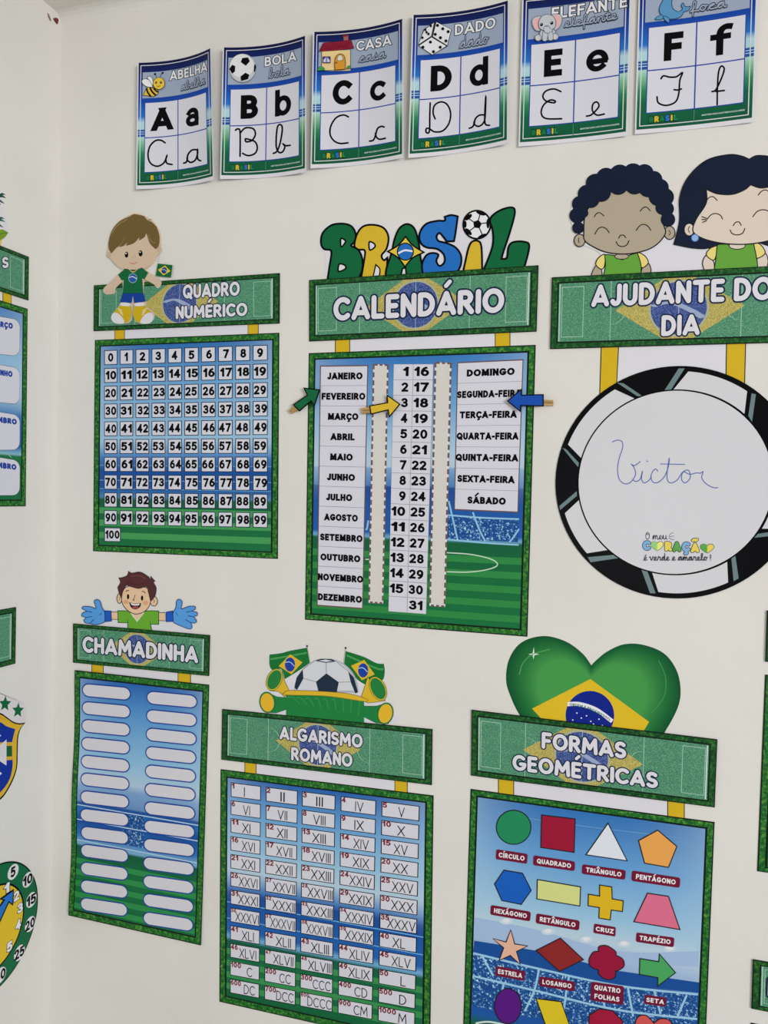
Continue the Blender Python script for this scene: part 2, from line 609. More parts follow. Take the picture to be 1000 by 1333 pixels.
    def cursive(self, fr, s, x0, y0, x1, y1, w, mat, inner=None, low=0.0):
        """Joined handwriting; y1 is the writing line, y0 the top of the tall letters."""
        x, runs = 0, []
        for ch in s:
            adv, st = CUR[ch]
            for q in st:
                runs.append([(x + p[0], p[1]) for p in q])
            x += adv
        k = max(p[1] for q in runs for p in q)
        for m_, ww in ((mat, w), (inner, w * .42)):
            if m_ is None:
                continue
            for q in runs:
                self.line(fr, [(x0 + (x1 - x0) * p[0] / x, y1 + (y0 - y1) * p[1] / k) for p in q], ww, m_)
        return self

    def slab(self, fr, pts, mat, h0, h1, edge=None):
        """A sheet with thickness: face at h1 and its cut edges back to h0."""
        n, m = len(self.v), len(pts)
        st = [fr(p[0], p[1]) for p in pts]
        self.v += [(*p, h1) for p in st] + [(*p, h0) for p in st]
        self.f.append(list(range(n, n + m)))
        self.m.append(self.mi(mat))
        k = self.mi(edge or mat)
        for i in range(m):
            j = (i + 1) % m
            self.f.append([n + i, n + m + i, n + m + j, n + j])
            self.m.append(k)
        self.h = h1 + DZ
        return self

    def done(self):
        bm = bmesh.new()
        uvl = bm.loops.layers.uv.new('UVMap')
        vs = [bm.verts.new(v) for v in self.v]
        for f, m in zip(self.f, self.m):
            try:
                q = bm.faces.new([vs[i] for i in f])
            except ValueError:
                continue
            q.material_index = m
            for lp in q.loops:
                lp[uvl].uv = (lp.vert.co[0], lp.vert.co[1])
        if self.surf.cuts:
            ax, n = self.surf.cuts
            for i in range(1, n):
                co = Vector((0, 0, 0))
                co[ax] = i / n
                no = Vector((0, 0, 0))
                no[ax] = 1
                bmesh.ops.bisect_plane(bm, geom=bm.verts[:] + bm.edges[:] + bm.faces[:], dist=1e-6, plane_co=co, plane_no=no)
        base = self.root.location
        out = None
        for v in bm.verts:
            v.co = self.surf.pos(*v.co) - base
        bm.normal_update()
        # every face looks into the room
        side = Vector((0, -1, 0)) if not isinstance(getattr(self.surf, 'base', self.surf), Side) else Vector((1, 0, 0))
        for q in bm.faces:
            if q.normal.dot(side) < -.3:
                q.normal_flip()
        me = bpy.data.meshes.new(self.name)
        bm.to_mesh(me)
        bm.free()
        for m in self.mats:
            me.materials.append(m)
        o = bpy.data.objects.new(self.name, me)
        COL.objects.link(o)
        o.parent = self.parent or self.root
        if self.label:
            o['label'] = self.label
        return o


def thing(name, label, cat, loc, group=None):
    o = bpy.data.objects.new(name, None)
    COL.objects.link(o)
    o.location = loc
    o.empty_display_size = .05
    o['label'], o['category'] = label, cat
    if group:
        o['group'] = group
    return o


# ------------------------------------------------------------------ the room
def plaster(name, c, bump=.12):
    m, nt, b = nodes(name, .75, .2)
    tc = nt.nodes.new('ShaderNodeTexCoord')
    n = nt.nodes.new('ShaderNodeTexNoise')
    n.inputs['Scale'].default_value = 3.0
    n.inputs['Detail'].default_value = 5
    n2 = nt.nodes.new('ShaderNodeTexNoise')
    n2.inputs['Scale'].default_value = 90
    n2.inputs['Detail'].default_value = 3
    nt.links.new(tc.outputs['Object'], n.inputs['Vector'])
    nt.links.new(tc.outputs['Object'], n2.inputs['Vector'])
    r = ramp(nt, [(.3, tuple(v - 4 for v in c)), (.7, tuple(v + 3 for v in c))], k=1.22)
    nt.links.new(n.outputs[0], r.inputs[0])
    nt.links.new(r.outputs[0], b.inputs['Base Color'])
    bp = nt.nodes.new('ShaderNodeBump')
    bp.inputs['Strength'].default_value = bump
    bp.inputs['Distance'].default_value = .004
    nt.links.new(n2.outputs[0], bp.inputs['Height'])
    nt.links.new(bp.outputs[0], b.inputs['Normal'])
    return m


WALLM = plaster('cream_wall_paint', (207, 205, 199))
CEILM = plaster('ceiling_paint', (212, 208, 201), .05)
FLOORM = noise_mat('floor_tile', 30, [(.3, (160, 158, 154)), (.7, (176, 174, 170))], rough=.4, spec=.3)


def box(name, lo, hi, mat, kind='structure'):
    bm = bmesh.new()
    bmesh.ops.create_cube(bm, size=1)
    for v in bm.verts:
        v.co = Vector([(lo[i] + hi[i]) / 2 + v.co[i] * (hi[i] - lo[i]) for i in range(3)])
    me = bpy.data.meshes.new(name)
    bm.to_mesh(me)
    bm.free()
    me.materials.append(mat)
    o = bpy.data.objects.new(name, me)
    COL.objects.link(o)
    o['kind'] = kind
    return o


CEIL = CZ + .684 * D
box('wall_back', (-.15, 0, 0), (4.6, .15, CEIL + .1), WALLM)
box('wall_left', (-.15, -3.6, 0), (0, 0, CEIL + .1), WALLM)
box('ceiling', (0, -3.6, CEIL), (4.6, 0, CEIL + .1), CEILM)
box('floor', (-.15, -5.8, -.1), (5.8, .15, 0), FLOORM)


def cove():                    # the rounded plaster where the ceiling meets the poster wall
    bm = bmesh.new()
    prof = [(0, 0), (0, -.024), (-.003, -.015), (-.008, -.008), (-.015, -.003), (-.024, 0)]
    rows = [[bm.verts.new((x, y, CEIL + z)) for y, z in prof] for x in (0, 4.6)]
    for i in range(len(prof)):
        j = (i + 1) % len(prof)
        bm.faces.new([rows[0][i], rows[0][j], rows[1][j], rows[1][i]])
    bm.faces.new(rows[0])
    bm.faces.new(rows[1][::-1])
    bmesh.ops.recalc_face_normals(bm, faces=bm.faces)
    me = bpy.data.meshes.new('trim_1')
    bm.to_mesh(me)
    bm.free()
    me.materials.append(WALLM)
    o = bpy.data.objects.new('trim_1', me)
    COL.objects.link(o)
    o['kind'] = 'structure'


cove()


# ------------------------------------------------------------------ pieces the posters share
def banner(root, surf, lines, r=.4, cx=.482, inx=.03, iny=.095):
    """Long green header: grass edge, glitter pitch with a flag printed in the middle, rounded white lettering."""
    b = Part('banner', root, surf)
    b.slab(ID, [(0, 0), (1, 0), (1, 1), (0, 1)], LINE, 0, .0034)
    b.rect(ID, .004, .012, .996, .988, GRASS)
    bo = b.done()
    asp = surf.mm()
    p = Part('pitch_print', root, surf, b.h, bo)
    p.rect(ID, inx - .006, iny - .022, 1 - inx + .006, 1 - iny + .022, LINE)
    p.rect(ID, inx, iny, 1 - inx, 1 - iny, TURF)
    LN = PALE
    for x0, x1 in ((inx + .012, inx + .1), (1 - inx - .1, 1 - inx - .012)):
        p.frame(ID, x0, iny + .05, x1, 1 - iny - .06, .0022, .008, LN)
    for x in (.235, .72):
        p.rect(ID, x, iny, x + .0022, 1 - iny, LN)
    p.rect(ID, inx + .002, iny + .01, inx + .007, 1 - iny - .01, PALE)
    p.rect(ID, 1 - inx - .009, iny + .01, 1 - inx - .004, 1 - iny - .01, ink((190, 215, 205)))
    for x, sg in ((.237, 1), (.72, -1)):
        p.line(ID, [(x + sg * .055 * math.cos(a / 10 * 1.5708), .5 + .055 * asp * math.sin(a / 10 * 1.5708)) for a in range(-10, 11)], .0025, LN, curve=False, cap=False)
    p.done()
    fl = Part('flag_print', root, surf, p.h, bo)

    def clip(pts):
        for ax, lim, sg in ((1, iny, 1), (1, 1 - iny, -1)):
            out = []
            for i in range(len(pts)):
                a, c = pts[i - 1], pts[i]
                ia, ic = (a[ax] - lim) * sg >= 0, (c[ax] - lim) * sg >= 0
                if ia != ic:
                    u = (lim - a[ax]) / (c[ax] - a[ax])
                    out.append((a[0] + (c[0] - a[0]) * u, a[1] + (c[1] - a[1]) * u))
                if ic:
                    out.append(c)
            pts = out
        return pts
    rx = r / asp
    fl.poly(ID, clip([(cx - 2.3 * rx, .5), (cx, .5 - r * 1.5), (cx + 2.3 * rx, .5), (cx, .5 + r * 1.5)]), GOLDG)
    fl.poly(ID, clip([(cx + rx * 1.08 * math.cos(i * .13963), .5 + r * 1.08 * math.sin(i * .13963)) for i in range(45)]), ink((168, 172, 140)))
    fl.poly(ID, clip([(cx + rx * math.cos(i * .13963), .5 + r * math.sin(i * .13963)) for i in range(45)]), BLUEG)
    fl.line(ID, [(cx - rx * .95, .5 - r * .1), (cx - rx * .3, .5 - r * .22), (cx + rx * .4, .5 + r * .08), (cx + rx * .88, .5 + r * .4)], .09 * r, ink((150, 165, 195)), cap=False)
    fl.rect(ID, cx, iny, cx + .002, 1 - iny, ink((170, 190, 190)))
    fl.done()
    t = Part('title_lettering', root, surf, fl.h, bo)
    for s, x0, y0, x1, y1 in lines:
        t.title(ID, s, x0, y0, x1, y1)
    t.done()
    return bo


def sheet_back(root, surf, pts, name='backing_sheet'):
    p = Part(name, root, surf, 0)
    p.slab(lambda x, y: (x, y), pts, PAPER, 0, .0004)
    return p.done()


def tabs(root, quads, o):
    for q in quads:
        c = [MAIN.inv(o[0] + x / o[2], o[1] + y / o[2]) for x, y in q]
        p = Part('hanging_tab', root, MAIN)
        f = qst(c)
        p.slab(f, [(0, 0), (1, 0), (1, 1), (0, 1)], LINE, .0002, .0007)
        p.rect(f, .05, 0, .95, 1, YEL)
        p.done()


def panel(root, surf, gname, stops, inx, iny, thick=.0012):
    """Tall sheet with a grass edge around a printed stadium."""
    p = Part('panel', root, surf)
    p.slab(ID, [(0, 0), (1, 0), (1, 1), (0, 1)], LINE, 0, thick)
    p.rect(ID, .005, .004, .995, .996, LAWN)
    o = p.done()
    s = Part('stadium_print', root, surf, p.h, o)
    s.rect(ID, inx - .008, iny - .006, 1 - inx + .008, 1 - iny + .006, LINE)
    s.rect(ID, inx, iny, 1 - inx, 1 - iny, grad(gname, stops))
    return o, s


LBL = ink((178, 205, 228))


def stripes(s, inx, y0, y1, n, c=(58, 146, 74)):
    for i in range(n):
        a = y0 + (y1 - y0) * i / n
        s.rect(ID, inx, a, 1 - inx, a + (y1 - y0) / n * .5, ink(c))


SKY = [(40, 100, 172), (96, 152, 202), (150, 190, 216), (186, 202, 216)]


def root_at(surf, s=.5, t=.5):
    return surf.pos(s, t, 0)


# ------------------------------------------------------------------ alphabet cards
CARD = [(0, (8, 16, 60)), (.1, (12, 36, 104)), (.3, (16, 66, 160)), (.43, (30, 110, 190)), (.475, (170, 205, 215)), (.53, (160, 205, 205)), (.532, (24, 66, 140)),
        (.585, (30, 80, 150)), (.59, (165, 205, 195)), (.64, (120, 180, 140)), (.72, (40, 130, 84)), (.8, (12, 98, 62)), (1, (10, 80, 54))]
CARDG = grad('card_print', CARD, side=0)
TITLEC = ink((222, 222, 226))
STEEL = ink((150, 163, 184))
BLUEL = ink((36, 64, 158))
INKDK = ink((34, 38, 50))
cardsg = 'alphabet cards along the top of the wall'


def wallc(p, o):
    return wall_pt(o[0] + p[0] / o[2], o[1] + p[1] / o[2])


def letter_card(label, corners, wall, bend, up, low, word, wbox, cursive, cbox, art, artname, cur_up, cur_low, zo, dims):
    surf = Sheet(MAIN, corners, bend, (0, 36), wall)
    root = thing('alphabet_card', label, 'card', root_at(surf), cardsg)
    b = Part('card_sheet', root, surf)
    b.slab(ID, [(0, 0), (1, 0), (1, 1), (0, 1)], PAPER, .0004, .001)
    b.rect(ID, .012, 0, .985, .972, CARDG)
    for y in (.545, .562):
        b.rect(ID, .012, y, .985, y + .006, ink((150, 195, 225)))
    b.frame(ID, .036, .021, .958, .953, .008, .0055, PAPER)
    bo = b.done()
    hd = Part('word_band', root, surf, b.h, bo)
    hd.rect(ID, .062, .078, .938, .283, STEEL)
    hd.text(ID, word, wbox[0], wbox[2], wbox[1], wbox[3], INKDK, .18, False, .07, .11)
    hd.text(ID, word, wbox[0], wbox[2], wbox[1], wbox[3], TITLEC, .18, False, 0, .11)
    hd.cursive(ID, cursive, cbox[0], cbox[2], cbox[1], cbox[3], .021, INKDK, STEEL)
    hd.done()
    a = Part(artname, root, surf, hd.h, bo)
    art(a, surf)
    a.done()
    h = b.h
    xs, ys = (.09, .507, .915), (.315, .596, .873)
    for i in (0, 1):
        for j in (0, 1):
            t = Part('letter_tile', root, surf, h, bo)
            t.rect(ID, xs[i], ys[j], xs[i + 1], ys[j + 1], BLUEL)
            t.rect(ID, xs[i] + (.006 if i else .008), ys[j] + (.004 if j else .006), xs[i + 1] - (.008 if i else .006), ys[j + 1] - (.004 if j == 0 else .006), WHITE)
            if j == 0:
                x0, x1, y0, y1 = dims[i]
                t.text(ID, (up, low)[i], x0, y0, x1, y1, BLACK, .24 if i == 0 else .19, False, 0, .1, True)
            else:
                f = px(surf, zo)
                for st in (cur_up, cur_low)[i]:
                    t.line(f, st, 9 * zo[2] / 4, BLACK)
            t.done()
    ft = Part('footer_logo', root, surf, h, bo)
    x = .12
    for ch, c in zip('BRASIL', ((20, 110, 70), (205, 180, 50), (20, 120, 70), (50, 110, 190), (205, 180, 50), (30, 130, 80))):
        w_ = .016 if ch == 'I' else .04
        ft.text(ID, ch, x - .003, .89, x + w_ + .003, .938, BLACK, .26, True)
        ft.text(ID, ch, x, .894, x + w_, .934, ink(c), .26, True)
        x += w_ + .007
    ft.done()
    ft = Part('footer_handle', root, surf, h, bo)
    ft.text(ID, '@INTERVENCANTINHODOSABER', .57, .912, .925, .922, ink((185, 205, 200)), .2)
    ft.done()
    ft = Part('fold_mark', root, surf, h, bo)
    ft.rect(ID, .503, .878, .509, .953, ink((80, 130, 110)))
    ft.done()


SK = ink((226, 226, 230))


def bee(a, s):
    f = px(s, (180, 60, 10))
    a.line(f, [(250, 415), (240, 390), (228, 372)], 6, INKDK).ell(f, 228, 372, 14, 12, BLACK)
    a.line(f, [(295, 410), (305, 380), (325, 358)], 6, INKDK).ell(f, 328, 357, 14, 12, BLACK)
    a.shape(f, [(75, 652, 1), (120, 560), (170, 545), (250, 575), (272, 600), (255, 640), (200, 664), (130, 655)], ink((214, 178, 60)), 6, INKDK)
    a.line(f, [(120, 565), (135, 610), (170, 660)], 22, BLACK).line(f, [(165, 548), (190, 600), (235, 645)], 22, BLACK).line(f, [(215, 562), (240, 590), (268, 605)], 18, BLACK)
    a.shape(f, [(200, 545, 1), (130, 540), (75, 505), (60, 465), (90, 437), (150, 450), (190, 510)], SK, 6, INKDK)
    a.shape(f, [(200, 530, 1), (160, 460), (130, 425), (160, 405), (195, 430), (206, 490)], SK, 6, INKDK)
    a.blob(f, 282, 497, 75, 78, ink((222, 190, 62)), 6, INKDK)
    for x in (245, 308):
        a.ell(f, x, 485, 14, 17, ink((70, 40, 30))).ell(f, x - 3, 480, 4, 5, SK)
    a.line(f, [(255, 530), (275, 540), (300, 525)], 6, ink((120, 60, 30)))


def football(a, s):
    f = px(s, (290, 40, 9.0909))
    a.ell(f, 240, 452, 160, 174, ink((120, 124, 130))).ell(f, 241, 446, 157, 166, ink((190, 194, 196))).ell(f, 235, 425, 140, 138, ink((216, 218, 220)))
    for q in ([(238, 330), (305, 322), (328, 368), (280, 422), (220, 378)], [(85, 460), (118, 410), (155, 425), (152, 490), (118, 515)], [(217, 548), (275, 505), (322, 528), (305, 580), (225, 602)], [(378, 420), (392, 400), (402, 440), (388, 498), (376, 490)]):
        a.poly(f, q, BLACK)


def house(a, s):
    f = px(s, (405, 30, 8.333))
    a.rect(f, 122, 300, 432, 522, ink((226, 200, 140))).line(f, [(122, 300), (118, 522), (432, 505), (432, 300)], 5, INKDK, curve=False)
    a.poly(f, [(357, 145), (408, 140), (410, 205), (360, 212)], ink((160, 96, 84))).poly(f, [(348, 140), (415, 132), (415, 150), (348, 158)], ink((130, 30, 44)))
    a.shape(f, [(92, 315, 1), (140, 222, 1), (440, 190, 1), (468, 282, 1)], ink((140, 26, 52)), 5, ink((70, 14, 30)), False)
    for r_ in range(3):
        for c in range(7):
            x, y = 140 + c * 46 - r_ * 9, 240 + r_ * 24 - c * 4.5
            a.line(f, [(x - 18, y), (x, y + 14), (x + 18, y - 3)], 4, ink((90, 14, 36)))
    a.rect(f, 135, 375, 220, 445, ink((52, 40, 100))).rect(f, 143, 383, 173, 437, ink((196, 196, 220))).rect(f, 182, 383, 212, 437, ink((196, 196, 220)))
    a.poly(f, [(143, 383), (173, 383), (143, 415)], ink((70, 60, 120))).poly(f, [(212, 383), (182, 383), (212, 415)], ink((70, 60, 120)))
    a.shape(f, [(270, 522, 1), (268, 430), (285, 370), (325, 348), (365, 365), (380, 420), (380, 514, 1)], ink((206, 144, 44)), 6, INKDK)
    a.shape(f, [(295, 425, 1), (300, 380), (325, 362), (350, 378), (356, 418, 1)], ink((206, 208, 200)), 4, ink((120, 70, 20)))
    a.ell(f, 285, 445, 7, 8, BLACK)
    a.shape(f, [(80, 530, 1), (95, 495), (125, 485), (155, 505), (158, 526, 1)], ink((60, 148, 80)), 3, ink((30, 90, 50)))
    a.shape(f, [(398, 508, 1), (410, 482), (430, 478), (442, 500, 1)], ink((60, 148, 80)), 3, ink((30, 90, 50)))


def die(a, s):
    f = px(s, (535, 0, 7.692))
    e = ink((40, 42, 48))
    a.poly(f, [(240, 228), (412, 300), (370, 470), (212, 560), (75, 458), (130, 300)], e)
    W2 = ink((220, 221, 224))
    a.shape(f, [(258, 226, 1), (408, 300, 1), (368, 462, 1), (222, 372, 1)], W2, 4, e, False)
    a.shape(f, [(236, 232, 1), (208, 368, 1), (80, 452, 1), (135, 308, 1)], W2, 4, e, False)
    a.shape(f, [(210, 380, 1), (360, 468, 1), (218, 556, 1), (84, 465, 1)], W2, 4, e, False)
    for x, y in ((270, 262), (323, 296), (377, 325), (248, 352), (300, 386), (355, 418), (200, 430), (125, 481), (298, 482), (231, 527)):
        a.ell(f, x, y, 15, 15, BLACK)
    for x, y in ((205, 270), (150, 308), (162, 333), (182, 350), (122, 388)):
        a.ell(f, x, y, 11, 13, BLACK)


def elephant(a, s):
    f = px(s, (680, 0, 7.1429))
    g, k = ink((186, 192, 198)), ink((84, 92, 104))
    pk = ink((228, 172, 170))
    a.shape(f, [(180, 170), (130, 165), (95, 195), (100, 250), (130, 292), (175, 285)], g, 5, k).shape(f, [(165, 190), (125, 185), (105, 220), (125, 270), (155, 278)], pk)
    a.shape(f, [(280, 155), (320, 140), (365, 155), (370, 210), (345, 265), (300, 285)], g, 5, k).shape(f, [(295, 165), (330, 152), (358, 180), (345, 240), (310, 262)], pk)
    a.shape(f, [(180, 290), (170, 370), (230, 385), (300, 375), (300, 285)], g, 5, k)
    for x, y in ((150, 362), (308, 352)):
        a.blob(f, x, y, 30, 30, g, 5, k).ell(f, x - 4, y + 2, 14, 17, ink((206, 196, 194)))
    a.shape(f, [(200, 300), (190, 380), (220, 395), (235, 370), (240, 310)], g, 4, k).shape(f, [(245, 310), (245, 375), (270, 390), (290, 370), (280, 300)], g, 4, k)
    a.shape(f, [(155, 230), (180, 170), (232, 148), (290, 165), (315, 220), (300, 275), (230, 300), (170, 280)], g, 5, k)
    a.shape(f, [(205, 265), (210, 310), (240, 322), (270, 310), (285, 292), (262, 280), (255, 262)], g, 4, k)
    for x, y in ((182, 243), (277, 228)):
        a.ell(f, x, y, 14, 15, BLACK).ell(f, x - 4, y - 5, 4, 4, SK)
    a.line(f, [(215, 252), (235, 256), (250, 250)], 3, k)


def seal(a, s):
    f = px(s, (830, 0, 5.882))
    b, k = ink((84, 142, 186)), ink((26, 44, 74))
    a.shape(f, [(195, -40), (215, -75), (265, -80), (300, -60), (295, -45), (280, -30), (262, 20), (272, 70), (310, 95), (345, 75), (335, 50), (350, 28), (365, 55), (405, 55, 1), (390, 85), (355, 98), (330, 135), (270, 152), (215, 142), (172, 105), (170, 60), (195, 5)], b, 5, k)
    a.shape(f, [(185, 120), (150, 135), (135, 155, 1), (165, 158), (200, 145)], b, 4, k).shape(f, [(195, 130), (215, 165), (240, 182, 1), (245, 160), (235, 140)], b, 4, k)
    a.ell(f, 262, -55, 6, 8, BLACK)


Z1, Z2, Z3 = (160, 40, 4), (400, 0, 3.7037), (660, 0, 2.941)


def curl(zc, right, top=.7):
    return lambda s, t: zc * (2 * s - 1) ** 2 + right * s ** 3 * (1 - top * t)


def from_bottom(bl_, br, h=.1777, tilt=0):
    b, c = wall_pt(*bl_), wall_pt(*br)
    return [(b[0] - tilt, b[1] - h), (c[0] - tilt, c[1] - h), c, b]


def dim(cx, w, y0, y1):
    return (cx - w / 2, cx + w / 2, y0, y1)


CU, LA, LB = (.365, .545), (.405, .55), (.35, .55)
letter_card('white alphabet card with a bee, letters Aa, first in the top row', [(179.5, 82), (275, 62.5), (278.8, 233.8), (177.5, 246.3)], False, curl(.013, .010), 'A', 'a', 'ABELHA', (.4, .93, .087, .158), 'abelha', (.55, .9, .188, .25), bee, 'bee_picture',
            [[(222, 585), (200, 572), (170, 575), (142, 605), (133, 650), (145, 690), (180, 707), (215, 690), (232, 650), (226, 672), (232, 692), (258, 698)]],
            [[(318, 691), (330, 687), (337, 674), (341, 646), (362, 623), (388, 621)], [(340, 650), (337, 672), (354, 687), (378, 676), (390, 646), (391, 619), (390, 659), (397, 675), (407, 678)]],
            Z1, (dim(.305, .26, *CU), dim(.705, .185, *LA)))
letter_card('white alphabet card with a football, letters Bb, beside the bee card', [(290.5, 62), (398.8, 46.3), (398.8, 223.8), (286.8, 233)], False, curl(.013, .006), 'B', 'b', 'BOLA', (.48, .87, .09, .16), 'bola', (.53, .79, .18, .25), football, 'football_picture',
            [[(588, 520), (600, 513), (612, 530), (612, 655)], [(612, 535), (640, 508), (680, 512), (692, 540), (675, 572), (645, 580), (640, 565), (660, 568), (690, 580), (702, 610), (690, 640), (655, 652), (625, 640)]],
            [[(785, 640), (805, 628), (822, 580), (832, 510), (820, 490), (805, 510), (800, 600), (815, 635), (835, 630), (845, 605), (835, 590), (850, 600), (873, 598)]],
            Z1, (dim(.31, .2, *CU), dim(.71, .2, *LB)))
letter_card('white alphabet card with a house, letters Cc, third in the top row', [(408, 41.8), (525.5, 24.3), (525.5, 205.2), (404.6, 219.2)], False, curl(.011, .006), 'C', 'c', 'CASA', (.47, .86, .09, .162), 'casa', (.5, .8, .21, .245), house, 'house_picture',
            [[(200, 565), (175, 556), (140, 570), (115, 610), (112, 650), (130, 680), (160, 693), (198, 690)]],
            [[(302, 682), (320, 677), (330, 655), (340, 622), (358, 611), (372, 614)], [(330, 645), (336, 664), (352, 673), (378, 668)]],
            Z2, (dim(.32, .205, *CU), dim(.71, .17, *LA)))
letter_card('white alphabet card with a dotted die, letters Dd, fourth in the top row', [(537.1, 19.7), (663.2, .5), (661.9, 186.8), (531.8, 205.7)], False, curl(.011, .004), 'D', 'd', 'DADO', (.44, .86, .09, .165), 'dado', (.49, .79, .185, .26), die, 'die_picture',
            [[(594, 498), (592, 560), (590, 635), (575, 640), (575, 622), (590, 622), (615, 637), (655, 632), (685, 595), (692, 545), (675, 505), (645, 493), (615, 510), (608, 545), (618, 575)]],
            [[(782, 620), (797, 614), (806, 598), (812, 574), (832, 557), (858, 556)], [(811, 578), (805, 598), (826, 611), (850, 595), (859, 560), (862, 465), (857, 560), (860, 600), (880, 606)]],
            Z2, (dim(.31, .215, *CU), dim(.695, .19, *LB)))
letter_card('white alphabet card with a grey elephant, letters Ee, fifth in the top row', from_bottom((675.3, 191), (817, 176.8), .1777), True, curl(.005, .004), 'E', 'e', 'ELEFANTE', (.28, .965, .085, .16), 'elefante', (.4, .88, .165, .225), elephant, 'elephant_picture',
            [[(207, 352), (180, 342), (150, 350), (138, 370), (150, 388), (180, 395), (185, 388), (165, 385), (140, 405), (132, 435), (150, 455), (210, 456)]],
            [[(305, 446), (325, 440), (352, 410), (345, 392), (330, 400), (328, 425), (345, 442), (373, 438)]],
            Z3, (dim(.305, .17, *CU), dim(.71, .2, *LA)))
letter_card('white alphabet card with a blue seal, letters Ff, last in the top row', from_bottom((826.6, 175), (981.3, 159), .1777), True, curl(.004, .004), 'F', 'f', 'FOCA', (.46, .85, .085, .16), 'foca', (.45, .75, .19, .25), seal, 'seal_picture',
            [[(590, 303), (600, 292), (625, 297), (650, 295), (672, 280), (662, 310), (658, 360), (645, 392), (610, 405), (580, 395), (575, 372)], [(640, 345), (655, 346), (668, 342)]],
            [[(785, 352), (800, 345), (822, 300), (832, 265), (820, 255), (810, 280), (806, 340), (805, 402)], [(800, 352), (815, 350), (832, 348)]],
            Z3, (dim(.315, .165, *CU), dim(.715, .185, .355, .55)))

# ------------------------------------------------------------------ number chart
SKIN = ink((206, 182, 158))


def flagprint(p, f, q, band=True):
    """A small flag: q = four corners."""
    g = qst(q)
    gg = lambda s, t: f(*g(s, t))
    p.rect(gg, 0, 0, 1, 1, GREEN)
    p.poly(gg, [(.08, .5), (.5, .1), (.92, .5), (.5, .9)], ink((214, 190, 60)))
    p.ell(gg, .5, .5, .18, .26, ink((24, 60, 140)))
    p.line(gg, [(.33, .46), (.5, .44), (.67, .56)], .035, SK, cap=False)


